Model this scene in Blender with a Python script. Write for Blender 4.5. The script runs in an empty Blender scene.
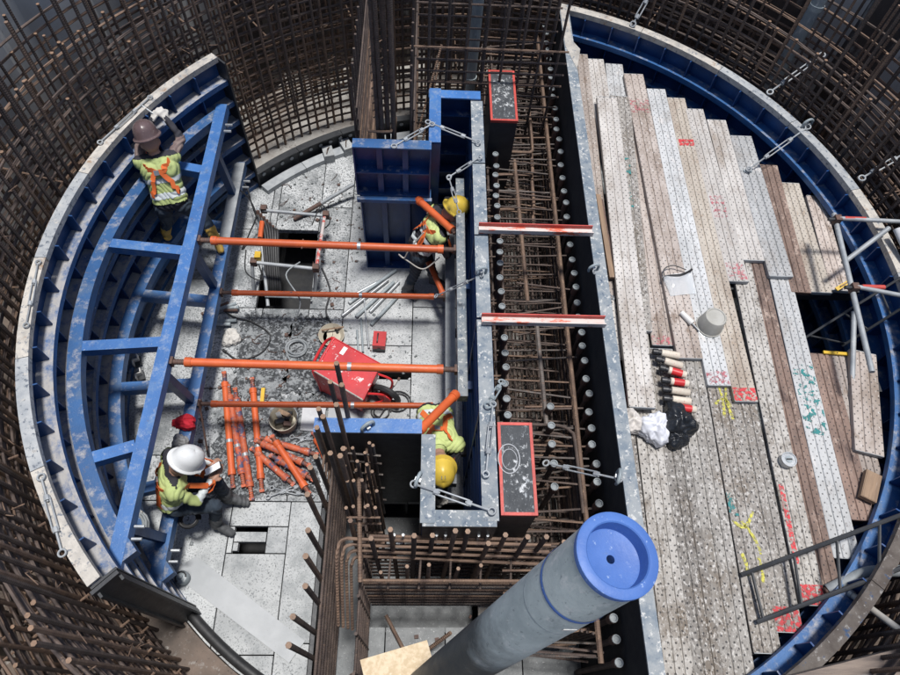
import bpy, math, random
from mathutils import Vector, Matrix, Quaternion
from mathutils.bvhtree import BVHTree
random.seed(7)
PI = math.pi
R = math.radians
scene = bpy.context.scene
COL = scene.collection

# ------------------------------------------------------------------ camera, sky, sun, exposure
CAM_LOC = Vector((-0.5715, -3.6037, 7.0))
CAM_ROT = Matrix(((0.9988487, -0.0200626, -0.0435755),
                  (-0.0038331, 0.8720678, -0.4893700),
                  (0.0478189, 0.4889736, 0.8709869)))
FPX = 663.0
cam = bpy.data.cameras.new('camera')
cam.lens = 36.0 * FPX / 900.0
cam.sensor_width = 36.0
cam.clip_start = 0.05
cam.clip_end = 400
cam_ob = bpy.data.objects.new('camera', cam)
cam_ob.matrix_world = Matrix.Translation(CAM_LOC) @ CAM_ROT.to_4x4()
COL.objects.link(cam_ob)
scene.camera = cam_ob

SUN_DIR = Vector((0.08, 0.05, 1.0)).normalized()      # towards the sun
world = bpy.data.worlds.new('World')
scene.world = world
world.use_nodes = True
nt = world.node_tree
bg = nt.nodes['Background']
sky = nt.nodes.new('ShaderNodeTexSky')
sky.sky_type = 'NISHITA'
sky.sun_disc = False
sky.sun_elevation = math.asin(SUN_DIR.z)
sky.sun_rotation = math.atan2(SUN_DIR.x, SUN_DIR.y)
sky.air_density = 1.0
sky.dust_density = 1.5
nt.links.new(sky.outputs[0], bg.inputs[0])
bg.inputs[1].default_value = 0.100
sun = bpy.data.lights.new('sun', 'SUN')
sun.energy = 3.9
sun.angle = R(8.0)
sun.color = (1.0, 0.975, 0.945)
sun_ob = bpy.data.objects.new('sun', sun)
sun_ob.rotation_euler = SUN_DIR.to_track_quat('Z', 'Y').to_euler()
sun_ob.location = (0, 0, 20)
COL.objects.link(sun_ob)
scene.view_settings.view_transform = 'Standard'
scene.view_settings.look = 'None'
scene.view_settings.exposure = 0.10
scene.view_settings.gamma = 1.0

def at(x, y, z):
    """the spot at height z that the survey of the photograph gives for a picture point"""
    d = CAM_ROT @ Vector((x - 450.0, -(y - 337.5), -FPX))
    t = (z - CAM_LOC.z) / d.z
    return CAM_LOC + d * t

# ------------------------------------------------------------------ materials
def _n(nt, t, **k):
    n = nt.nodes.new(t)
    for a, v in k.items(): setattr(n, a, v)
    return n

MATS = {}
def mat(name, col, col2=None, rough=0.7, metal=0.0, scale=5.0, lo=0.35, hi=0.65, specks=None, specks2=None, specks3=None,
        dust=None, zmix=None, var=0.24, bump=0.0, bscale=60.0, stretch=None, holes=None, alpha=None, spec=0.5, lines=None, coat=0.0):
    m = bpy.data.materials.new(name)
    m.use_nodes = True
    nt = m.node_tree
    L = nt.links.new
    b = nt.nodes['Principled BSDF']
    b.inputs['Roughness'].default_value = rough
    b.inputs['Metallic'].default_value = metal
    b.inputs['Specular IOR Level'].default_value = spec
    tc = _n(nt, 'ShaderNodeTexCoord')
    oi = _n(nt, 'ShaderNodeObjectInfo')
    mul = _n(nt, 'ShaderNodeMath', operation='MULTIPLY'); mul.inputs[1].default_value = 37.0
    L(oi.outputs['Random'], mul.inputs[0])
    add = _n(nt, 'ShaderNodeVectorMath', operation='ADD')
    L(tc.outputs['Object'], add.inputs[0]); L(mul.outputs[0], add.inputs[1])
    vec = add.outputs[0]
    if stretch:
        mp = _n(nt, 'ShaderNodeVectorMath', operation='MULTIPLY'); mp.inputs[1].default_value = stretch
        L(vec, mp.inputs[0]); vec2 = mp.outputs[0]
    else:
        vec2 = vec
    def noise(sc, v, detail=5.0, rgh=0.6):
        n = _n(nt, 'ShaderNodeTexNoise'); n.inputs['Scale'].default_value = sc
        n.inputs['Detail'].default_value = detail; n.inputs['Roughness'].default_value = rgh
        L(v, n.inputs['Vector']); return n.outputs['Fac']
    def ramp(f, a, c):
        r = _n(nt, 'ShaderNodeMapRange'); r.inputs['From Min'].default_value = a; r.inputs['From Max'].default_value = c
        L(f, r.inputs['Value']); return r.outputs[0]
    def mix(f, a, c):
        x = _n(nt, 'ShaderNodeMix', data_type='RGBA')
        if isinstance(f, float): x.inputs[0].default_value = f
        else: L(f, x.inputs[0])
        if isinstance(a, tuple): x.inputs[6].default_value = (*a, 1)
        else: L(a, x.inputs[6])
        if isinstance(c, tuple): x.inputs[7].default_value = (*c, 1)
        else: L(c, x.inputs[7])
        return x.outputs[2]
    def math_(op, a, c=None):
        x = _n(nt, 'ShaderNodeMath', operation=op)
        for i, q in enumerate((a, c)):
            if q is None: continue
            if isinstance(q, (int, float)): x.inputs[i].default_value = q
            else: L(q, x.inputs[i])
        return x.outputs[0]
    c = mix(ramp(noise(scale, vec2), lo, hi), col, col2 or tuple(v * 0.75 for v in col))
    # per object tone
    hv = _n(nt, 'ShaderNodeHueSaturation')
    vv = math_('ADD', math_('MULTIPLY', oi.outputs['Random'], var), 1.0 - var * 0.5)
    L(vv, hv.inputs['Value']); L(c, hv.inputs['Color']); c = hv.outputs[0]
    for sp in (specks3, specks, specks2):
        if sp:
            sc, a, e, cc = sp
            c = mix(ramp(noise(sc, vec2, 6.0, 0.7), a, e), c, cc)
    if dust:
        dc, amt, sc = dust
        g = _n(nt, 'ShaderNodeNewGeometry')
        s = _n(nt, 'ShaderNodeSeparateXYZ'); L(g.outputs['Normal'], s.inputs[0])
        up = ramp(s.outputs[2], 0.55, 0.95)
        f = math_('MULTIPLY', up, ramp(noise(sc, vec, 8.0, 0.72), 0.58 - amt * 0.5, 0.80 - amt * 0.5))
        f = math_('MULTIPLY', f, 0.85)
        c = mix(f, c, dc)
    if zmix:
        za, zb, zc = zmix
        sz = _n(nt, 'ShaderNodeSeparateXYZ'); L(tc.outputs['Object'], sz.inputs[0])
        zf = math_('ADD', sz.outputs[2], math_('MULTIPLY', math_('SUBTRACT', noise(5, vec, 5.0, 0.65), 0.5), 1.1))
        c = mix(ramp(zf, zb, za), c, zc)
    hole_h = None
    if holes or lines:
        s = _n(nt, 'ShaderNodeSeparateXYZ'); L(tc.outputs['Object'], s.inputs[0])
    if holes:
        px_, py_, rad = holes
        row = math_('FLOOR', math_('DIVIDE', s.outputs[1], py_))
        odd = math_('MULTIPLY', math_('FLOORED_MODULO', row, 2.0), 0.5)
        u = math_('SUBTRACT', math_('FRACT', math_('ADD', math_('DIVIDE', s.outputs[0], px_), odd)), 0.5)
        v = math_('SUBTRACT', math_('FRACT', math_('DIVIDE', s.outputs[1], py_)), 0.5)
        u = math_('MULTIPLY', u, px_); v = math_('MULTIPLY', v, py_)
        d = math_('SQRT', math_('ADD', math_('MULTIPLY', u, u), math_('MULTIPLY', v, v)))
        h = ramp(d, rad * 1.15, rad * 0.8)
        g = _n(nt, 'ShaderNodeNewGeometry')
        s2 = _n(nt, 'ShaderNodeSeparateXYZ'); L(g.outputs['Normal'], s2.inputs[0])
        h = math_('MULTIPLY', h, ramp(s2.outputs[2], 0.7, 0.9))
        h = math_('MULTIPLY', h, ramp(noise(14, vec, 3.0, 0.6), 0.36, 0.46))
        hole_h = h
        c = mix(math_('MULTIPLY', h, 0.86), c, (0.02, 0.02, 0.022))
    L(c, b.inputs['Base Color'])
    if bump:
        bn = _n(nt, 'ShaderNodeBump'); bn.inputs['Strength'].default_value = bump; bn.inputs['Distance'].default_value = 0.01
        hgt = noise(bscale, vec2, 6.0, 0.7)
        if lines:
            per, ax = lines
            w = math_('SINE', math_('MULTIPLY', s.outputs[ax], 2 * PI / per))
            hgt = math_('ADD', hgt, math_('MULTIPLY', w, 0.5))
        L(hgt, bn.inputs['Height']); L(bn.outputs[0], b.inputs['Normal'])
    rv = math_('ADD', math_('MULTIPLY', noise(scale * 3, vec2), 0.3), rough - 0.15)
    L(rv, b.inputs['Roughness'])
    if coat: b.inputs['Coat Weight'].default_value = coat
    if alpha:
        sc, a, e = alpha
        L(ramp(noise(sc, vec, 5.0, 0.7), a, e), b.inputs['Alpha'])
    MATS[name] = m
    return m

DUSTC = (0.50, 0.47, 0.43)
mat('rebar', (0.125, 0.090, 0.074), (0.062, 0.046, 0.040), rough=0.75, scale=7, specks=(40, 0.58, 0.72, (0.24, 0.16, 0.11)), bump=0.5, bscale=30, lines=(0.022, 2))
mat('rebar_brown', (0.215, 0.140, 0.097), (0.115, 0.075, 0.057), rough=0.8, scale=7, specks=(30, 0.57, 0.70, (0.33, 0.22, 0.14)), bump=0.5, bscale=30, lines=(0.022, 2))
mat('rebar_grey', (0.16, 0.14, 0.125), (0.07, 0.055, 0.05), rough=0.65, scale=6, specks=(35, 0.55, 0.7, (0.16, 0.09, 0.06)), bump=0.5, bscale=30, lines=(0.022, 2))
mat('bar_end', (0.27, 0.165, 0.10), (0.18, 0.11, 0.07), rough=0.6, scale=60)
mat('blue', (0.028, 0.115, 0.30), (0.018, 0.080, 0.215), rough=0.5, scale=4, specks=(40, 0.66, 0.72, (0.38, 0.41, 0.43)), specks2=(11, 0.62, 0.74, (0.15, 0.13, 0.12)), specks3=(3.5, 0.52, 0.72, (0.09, 0.14, 0.22)), dust=(DUSTC, 0.14, 8), bump=0.25, bscale=60)
mat('blue_frame', (0.048, 0.165, 0.425), (0.034, 0.125, 0.34), rough=0.48, scale=3, specks=(46, 0.64, 0.69, (0.48, 0.51, 0.53)), specks2=(12, 0.63, 0.72, (0.12, 0.11, 0.11)), specks3=(4, 0.54, 0.74, (0.13, 0.22, 0.36)), dust=((0.30, 0.35, 0.42), 0.10, 10), bump=0.25, bscale=60)
mat('blue_dusty', (0.030, 0.110, 0.285), (0.020, 0.075, 0.20), rough=0.6, scale=4, specks=(30, 0.62, 0.70, (0.40, 0.40, 0.39)), specks2=(9, 0.60, 0.70, (0.17, 0.125, 0.095)), dust=((0.42, 0.395, 0.36), 0.50, 7), bump=0.4, bscale=50)
mat('blue_skin', (0.014, 0.066, 0.195), (0.009, 0.042, 0.13), rough=0.45, scale=3, specks=(34, 0.68, 0.73, (0.26, 0.29, 0.32)), specks2=(6, 0.60, 0.74, (0.06, 0.07, 0.085)), bump=0.2, bscale=40)
mat('blue_deep', (0.012, 0.062, 0.205), (0.008, 0.040, 0.135), rough=0.36, scale=3, specks=(26, 0.67, 0.71, (0.22, 0.27, 0.34)), specks2=(5, 0.62, 0.75, (0.03, 0.05, 0.09)), dust=(DUSTC, 0.04, 9), bump=0.15, bscale=40)
mat('rim_paint', (0.53, 0.495, 0.44), (0.35, 0.33, 0.30), rough=0.75, scale=9, specks=(26, 0.55, 0.65, (0.15, 0.17, 0.20)), specks2=(6, 0.58, 0.68, (0.30, 0.20, 0.13)), bump=0.5, bscale=50)
mat('rim_dirty', (0.125, 0.108, 0.096), (0.065, 0.052, 0.045), rough=0.75, scale=7, specks=(22, 0.58, 0.66, (0.26, 0.25, 0.24)), specks2=(9, 0.56, 0.66, (0.02, 0.06, 0.14)), bump=0.5, bscale=50)
mat('rim_grey', (0.40, 0.41, 0.41), (0.27, 0.29, 0.31), rough=0.7, scale=8, specks=(22, 0.55, 0.62, (0.13, 0.15, 0.18)), specks2=(7, 0.59, 0.68, (0.52, 0.49, 0.44)), bump=0.5, bscale=50)
mat('rim_blue_worn', (0.25, 0.27, 0.28), (0.13, 0.165, 0.20), rough=0.6, scale=7, lo=0.4, hi=0.6, specks=(24, 0.56, 0.62, (0.50, 0.50, 0.48)), specks2=(14, 0.60, 0.66, (0.06, 0.085, 0.13)), bump=0.3, bscale=50)
mat('black_steel', (0.020, 0.022, 0.026), (0.035, 0.038, 0.042), rough=0.5, scale=6, specks=(30, 0.66, 0.74, (0.12, 0.13, 0.14)), bump=0.15)
mat('galv', (0.50, 0.52, 0.53), (0.34, 0.36, 0.38), rough=0.42, metal=0.55, scale=8, specks=(30, 0.62, 0.72, (0.22, 0.17, 0.13)), bump=0.12)
mat('cap_grey', (0.24, 0.265, 0.275), (0.16, 0.18, 0.19), rough=0.6, scale=20, specks=(40, 0.58, 0.66, (0.10, 0.10, 0.10)))
mat('galv_dull', (0.40, 0.42, 0.43), (0.26, 0.28, 0.30), rough=0.6, metal=0.2, scale=6, specks=(18, 0.60, 0.7, (0.55, 0.55, 0.53)), specks2=(9, 0.64, 0.74, (0.20, 0.14, 0.10)), bump=0.15)
mat('pipe_grey', (0.34, 0.385, 0.40), (0.23, 0.27, 0.29), rough=0.55, scale=6, specks=(16, 0.56, 0.66, (0.50, 0.52, 0.52)), specks2=(42, 0.60, 0.68, (0.20, 0.23, 0.245)), bump=0.2, bscale=25, stretch=(1, 1, 0.45))
mat('blue_plastic', (0.075, 0.170, 0.46), (0.058, 0.135, 0.39), rough=0.5, scale=7, specks=(34, 0.63, 0.68, (0.30, 0.40, 0.60)), specks2=(9, 0.66, 0.74, (0.10, 0.17, 0.36)), bump=0.15, bscale=60)
mat('orange', (0.62, 0.125, 0.035), (0.50, 0.095, 0.03), rough=0.45, scale=5, specks=(14, 0.64, 0.70, (0.16, 0.10, 0.10)), specks2=(35, 0.68, 0.73, (0.6, 0.42, 0.33)), bump=0.12)
mat('orange_worn', (0.52, 0.115, 0.045), (0.36, 0.075, 0.035), rough=0.6, scale=9, specks=(9, 0.53, 0.60, (0.06, 0.07, 0.14)), specks2=(30, 0.57, 0.64, (0.42, 0.30, 0.25)), specks3=(6, 0.56, 0.66, (0.20, 0.07, 0.045)), bump=0.15)
mat('rust_dark', (0.13, 0.07, 0.05), (0.07, 0.045, 0.04), rough=0.7, scale=15, bump=0.2)
mat('red_paint', (0.56, 0.025, 0.03), (0.42, 0.018, 0.025), rough=0.4, scale=4, specks=(9, 0.60, 0.63, (0.66, 0.62, 0.60)), specks2=(40, 0.66, 0.7, (0.62, 0.58, 0.56)), bump=0.1)
mat('red_plastic', (0.55, 0.03, 0.03), (0.45, 0.02, 0.025), rough=0.4, scale=4)
mat('red_edge', (0.55, 0.075, 0.055), (0.42, 0.05, 0.04), rough=0.55, scale=14, specks=(30, 0.62, 0.7, (0.16, 0.06, 0.05)))
mat('chalk_black', (0.050, 0.055, 0.060), (0.030, 0.034, 0.038), rough=0.7, scale=9, specks=(16, 0.57, 0.66, (0.36, 0.38, 0.39)), specks2=(50, 0.62, 0.68, (0.30, 0.31, 0.32)), bump=0.2, stretch=(1.6, 1, 1))
mat('chalk', (0.55, 0.56, 0.56), rough=0.9, alpha=(24, 0.53, 0.62))
mat('concrete_floor', (0.48, 0.495, 0.495), (0.37, 0.385, 0.39), rough=0.85, scale=3.0, specks=(60, 0.54, 0.61, (0.17, 0.18, 0.185)), specks2=(3.5, 0.50, 0.72, (0.25, 0.265, 0.27)), bump=0.4, bscale=90)
mat('concrete_stained', (0.50, 0.515, 0.52), (0.36, 0.375, 0.38), rough=0.8, scale=3.0, specks=(52, 0.51, 0.58, (0.11, 0.118, 0.122)), specks2=(3.0, 0.44, 0.66, (0.13, 0.142, 0.148)), bump=0.5, bscale=90)
mat('concrete_dark', (0.15, 0.165, 0.17), (0.10, 0.11, 0.115), rough=0.8, scale=3, specks=(22, 0.52, 0.62, (0.36, 0.38, 0.385)), specks2=(12, 0.60, 0.68, (0.035, 0.038, 0.042)), bump=0.4, bscale=60)
mat('concrete_wet', (0.12, 0.132, 0.136), (0.06, 0.068, 0.072), rough=0.45, scale=3, specks=(14, 0.57, 0.66, (0.05, 0.055, 0.06)), specks2=(45, 0.60, 0.68, (0.36, 0.37, 0.37)), bump=0.3, bscale=60)
mat('slab', (0.40, 0.39, 0.365), (0.20, 0.165, 0.14), rough=0.9, scale=1.6, specks=(9, 0.58, 0.66, (0.10, 0.085, 0.075)), specks2=(30, 0.60, 0.68, (0.48, 0.46, 0.44)), bump=0.6, bscale=30)
mat('slab_dirty', (0.17, 0.13, 0.105), (0.085, 0.07, 0.06), rough=0.9, scale=2.2, specks=(9, 0.57, 0.66, (0.28, 0.26, 0.24)), specks2=(30, 0.60, 0.68, (0.045, 0.04, 0.036)), bump=0.6, bscale=30)
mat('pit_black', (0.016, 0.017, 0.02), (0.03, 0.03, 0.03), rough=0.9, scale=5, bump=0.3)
mat('tar_mat', (0.020, 0.022, 0.025), (0.055, 0.060, 0.064), rough=0.75, scale=6, specks=(30, 0.50, 0.57, (0.24, 0.255, 0.265)), specks2=(7, 0.53, 0.60, (0.25, 0.265, 0.27)), bump=0.8, bscale=60)
mat('sheet_pile', (0.085, 0.070, 0.062), (0.045, 0.040, 0.040), rough=0.75, scale=1.8, specks=(3.0, 0.56, 0.66, (0.30, 0.31, 0.31)), specks2=(20, 0.62, 0.72, (0.15, 0.085, 0.06)), bump=0.4, bscale=20, stretch=(1, 1, 0.35))
mat('sheet_pile_pale', (0.64, 0.645, 0.64), (0.48, 0.485, 0.48), rough=0.8, scale=1.8, specks=(4.0, 0.60, 0.70, (0.12, 0.10, 0.09)), specks2=(20, 0.62, 0.72, (0.20, 0.16, 0.14)), bump=0.3, bscale=20, stretch=(1, 1, 0.3))
mat('plate_steel', (0.38, 0.395, 0.405), (0.31, 0.325, 0.335), rough=0.6, metal=0.1, scale=2, specks=(50, 0.64, 0.7, (0.30, 0.30, 0.30)), bump=0.08)
mat('timber', (0.30, 0.205, 0.135), (0.20, 0.135, 0.09), rough=0.8, scale=10, stretch=(3, 0.3, 3), specks=(8, 0.6, 0.72, (0.38, 0.32, 0.27)), bump=0.4, bscale=40)
mat('timber_grey', (0.25, 0.20, 0.165), (0.15, 0.12, 0.105), rough=0.85, scale=12, stretch=(0.3, 3, 3), specks=(6, 0.58, 0.7, (0.36, 0.32, 0.29)), bump=0.5, bscale=40)
mat('osb', (0.62, 0.50, 0.34), (0.50, 0.385, 0.24), rough=0.75, scale=26, lo=0.4, hi=0.6, specks=(45, 0.60, 0.66, (0.70, 0.60, 0.44)), specks2=(38, 0.67, 0.70, (0.34, 0.24, 0.14)), bump=0.15)
mat('rubber', (0.016, 0.017, 0.018), (0.03, 0.03, 0.032), rough=0.55, scale=10)
mat('hose_grey', (0.30, 0.32, 0.33), (0.20, 0.22, 0.23), rough=0.6, scale=10)
mat('hose_white', (0.52, 0.50, 0.46), (0.38, 0.36, 0.33), rough=0.6, scale=10)
mat('cloth_white', (0.62, 0.63, 0.64), (0.50, 0.51, 0.53), rough=0.9, scale=6, bump=0.3, bscale=25)
mat('bag_white', (0.66, 0.67, 0.72), (0.55, 0.56, 0.60), rough=0.55, scale=6, bump=0.3, bscale=18)
mat('bag_cream', (0.60, 0.56, 0.52), (0.48, 0.45, 0.42), rough=0.7, scale=6, bump=0.4, bscale=20)
mat('bag_black', (0.012, 0.014, 0.017), (0.02, 0.022, 0.026), rough=0.25, scale=6, bump=0.5, bscale=22)
mat('cloth_red', (0.50, 0.012, 0.03), (0.36, 0.01, 0.02), rough=0.85, scale=8, bump=0.3, bscale=25)
mat('cloth_grey', (0.25, 0.25, 0.25), (0.15, 0.15, 0.15), rough=0.9, scale=8, bump=0.3, bscale=25)
mat('bucket_tan', (0.46, 0.42, 0.33), (0.36, 0.32, 0.25), rough=0.6, scale=8, specks=(20, 0.6, 0.7, (0.6, 0.58, 0.54)), bump=0.1)
mat('bucket_grey', (0.46, 0.45, 0.41), (0.38, 0.37, 0.33), rough=0.6, scale=8, specks=(18, 0.58, 0.68, (0.30, 0.28, 0.24)), bump=0.1)
mat('white_plastic', (0.72, 0.71, 0.68), (0.64, 0.63, 0.60), rough=0.4, scale=6)
mat('cream_label', (0.62, 0.56, 0.46), (0.54, 0.48, 0.40), rough=0.5, scale=40, specks=(60, 0.6, 0.66, (0.5, 0.15, 0.12)))
mat('black_plastic', (0.018, 0.018, 0.02), (0.028, 0.028, 0.03), rough=0.45, scale=6)
mat('yellow_plastic', (0.65, 0.42, 0.03), (0.55, 0.34, 0.02), rough=0.5, scale=8)
mat('screen', (0.82, 0.84, 0.86), (0.78, 0.80, 0.83), rough=0.15, scale=2)
mat('dirt_mud', (0.22, 0.17, 0.10), (0.13, 0.12, 0.11), rough=0.5, scale=6, specks=(20, 0.6, 0.7, (0.30, 0.31, 0.30)), bump=0.6, bscale=20)
# clothes
mat('skin', (0.42, 0.24, 0.17), (0.36, 0.20, 0.14), rough=0.55, scale=12)
mat('hivis', (0.52, 0.60, 0.24), (0.42, 0.50, 0.19), rough=0.8, scale=7, specks=(7, 0.66, 0.76, (0.30, 0.34, 0.16)), bump=0.4, bscale=16)
mat('hivis_white', (0.66, 0.70, 0.70), (0.52, 0.56, 0.56), rough=0.6, scale=8, bump=0.2, bscale=18)
mat('hivis_orange', (0.78, 0.17, 0.04), (0.66, 0.13, 0.03), rough=0.75, scale=8, bump=0.1)
mat('denim', (0.040, 0.060, 0.085), (0.025, 0.036, 0.052), rough=0.9, scale=7, specks=(9, 0.60, 0.70, (0.13, 0.14, 0.15)), bump=0.5, bscale=14)
mat('dark_cloth', (0.022, 0.022, 0.030), (0.035, 0.034, 0.042), rough=0.9, scale=8, bump=0.4, bscale=15)
mat('plaid', (0.22, 0.17, 0.15), (0.12, 0.08, 0.08), rough=0.9, scale=30, stretch=(0.4, 0.4, 2.0), bump=0.3, bscale=15)
mat('glove', (0.58, 0.56, 0.52), (0.45, 0.43, 0.40), rough=0.9, scale=14, bump=0.2)
mat('boot_yellow', (0.60, 0.39, 0.085), (0.46, 0.29, 0.06), rough=0.6, scale=9, specks=(14, 0.62, 0.72, (0.34, 0.30, 0.24)), bump=0.2)
mat('boot_dark', (0.07, 0.075, 0.08), (0.13, 0.135, 0.14), rough=0.7, scale=9, bump=0.3)
mat('hat_brown', (0.125, 0.085, 0.085), (0.10, 0.068, 0.068), rough=0.3, scale=5, specks=(26, 0.60, 0.68, (0.20, 0.16, 0.155)), specks2=(60, 0.64, 0.70, (0.30, 0.28, 0.25)))
mat('hat_white', (0.74, 0.75, 0.74), (0.66, 0.67, 0.66), rough=0.35, scale=5, specks=(26, 0.60, 0.68, (0.50, 0.50, 0.48)), specks2=(60, 0.64, 0.70, (0.30, 0.28, 0.25)))
mat('hat_yellow', (0.72, 0.52, 0.08), (0.62, 0.44, 0.06), rough=0.38, scale=5, specks=(26, 0.60, 0.68, (0.45, 0.36, 0.13)), specks2=(60, 0.64, 0.70, (0.30, 0.28, 0.25)))
mat('teal_mark', (0.03, 0.30, 0.27), rough=0.5)
# planks
HO = (0.056, 0.037, 0.0072); HO2 = (0.061, 0.042, 0.0086); HO3 = (0.052, 0.034, 0.0068)
mat('plank_white', (0.53, 0.505, 0.475), (0.40, 0.375, 0.35), rough=0.6, scale=4, stretch=(1, 0.45, 1), specks=(9, 0.57, 0.68, (0.33, 0.29, 0.26)), specks2=(44, 0.60, 0.66, (0.36, 0.35, 0.345)), specks3=(2.4, 0.52, 0.68, (0.30, 0.255, 0.215)), holes=HO, bump=0.3, var=0.5)
mat('plank_pink', (0.47, 0.415, 0.375), (0.34, 0.285, 0.25), rough=0.65, scale=4, stretch=(1, 0.45, 1), specks=(7, 0.55, 0.66, (0.22, 0.165, 0.13)), specks2=(40, 0.60, 0.66, (0.58, 0.55, 0.52)), specks3=(2.4, 0.52, 0.68, (0.22, 0.17, 0.135)), holes=HO, bump=0.3, var=0.5)
mat('plank_blue', (0.45, 0.455, 0.455), (0.33, 0.335, 0.335), rough=0.6, scale=4, stretch=(1, 0.45, 1), specks=(10, 0.58, 0.66, (0.58, 0.56, 0.54)), specks2=(36, 0.58, 0.65, (0.25, 0.24, 0.235)), specks3=(2.4, 0.52, 0.68, (0.27, 0.25, 0.23)), holes=HO, bump=0.3, var=0.5)
mat('plank_grey', (0.315, 0.295, 0.27), (0.20, 0.18, 0.16), rough=0.75, scale=7, stretch=(1, 0.6, 1), specks=(48, 0.53, 0.62, (0.52, 0.50, 0.47)), specks2=(38, 0.57, 0.64, (0.08, 0.072, 0.065)), specks3=(3.4, 0.48, 0.66, (0.17, 0.14, 0.11)), holes=HO2, bump=0.5, var=0.5)
mat('plank_worn', (0.42, 0.40, 0.37), (0.29, 0.27, 0.245), rough=0.75, scale=7, stretch=(1, 0.6, 1), specks=(48, 0.53, 0.62, (0.52, 0.50, 0.47)), specks2=(38, 0.57, 0.64, (0.08, 0.072, 0.065)), specks3=(3.4, 0.48, 0.66, (0.17, 0.14, 0.11)), holes=HO2, bump=0.5, var=0.5)
mat('plank_brown', (0.255, 0.175, 0.14), (0.155, 0.105, 0.085), rough=0.75, scale=5, stretch=(1, 0.45, 1), specks=(12, 0.57, 0.66, (0.38, 0.29, 0.24)), specks2=(5, 0.60, 0.68, (0.07, 0.045, 0.04)), specks3=(2.4, 0.52, 0.68, (0.10, 0.07, 0.058)), holes=HO3, bump=0.4, var=0.5)
mat('plank_cream', (0.50, 0.45, 0.385), (0.38, 0.33, 0.275), rough=0.65, scale=4, stretch=(1, 0.45, 1), specks=(12, 0.58, 0.67, (0.32, 0.25, 0.19)), specks2=(44, 0.60, 0.66, (0.30, 0.27, 0.24)), specks3=(2.4, 0.52, 0.68, (0.26, 0.20, 0.155)), holes=HO3, bump=0.3, var=0.5)
mat('paint_red', (0.62, 0.035, 0.045), (0.50, 0.03, 0.04), rough=0.6, alpha=(34, 0.44, 0.54))
mat('paint_pink', (0.56, 0.14, 0.17), rough=0.6, alpha=(30, 0.50, 0.64))
mat('paint_yellow', (0.62, 0.58, 0.08), rough=0.6, alpha=(40, 0.40, 0.55))
mat('paint_teal', (0.02, 0.22, 0.22), rough=0.6, alpha=(18, 0.53, 0.58))
# clear visor
vm = bpy.data.materials.new('clear_visor'); vm.use_nodes = True
vb = vm.node_tree.nodes['Principled BSDF']
vb.inputs['Base Color'].default_value = (0.92, 0.95, 0.97, 1); vb.inputs['Roughness'].default_value = 0.06
vb.inputs['Transmission Weight'].default_value = 0.45; vb.inputs['IOR'].default_value = 1.15; vb.inputs['Alpha'].default_value = 0.5
MATS['clear_visor'] = vm

# ------------------------------------------------------------------ mesh helpers
def frame(d, up=Vector((0, 0, 1))):
    d = Vector(d).normalized()
    if abs(d.dot(up)) > 0.98: up = Vector((0, 1, 0)) if abs(d.y) < 0.9 else Vector((1, 0, 0))
    x = up.cross(d).normalized()
    y = d.cross(x)
    return x, y, d

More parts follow.
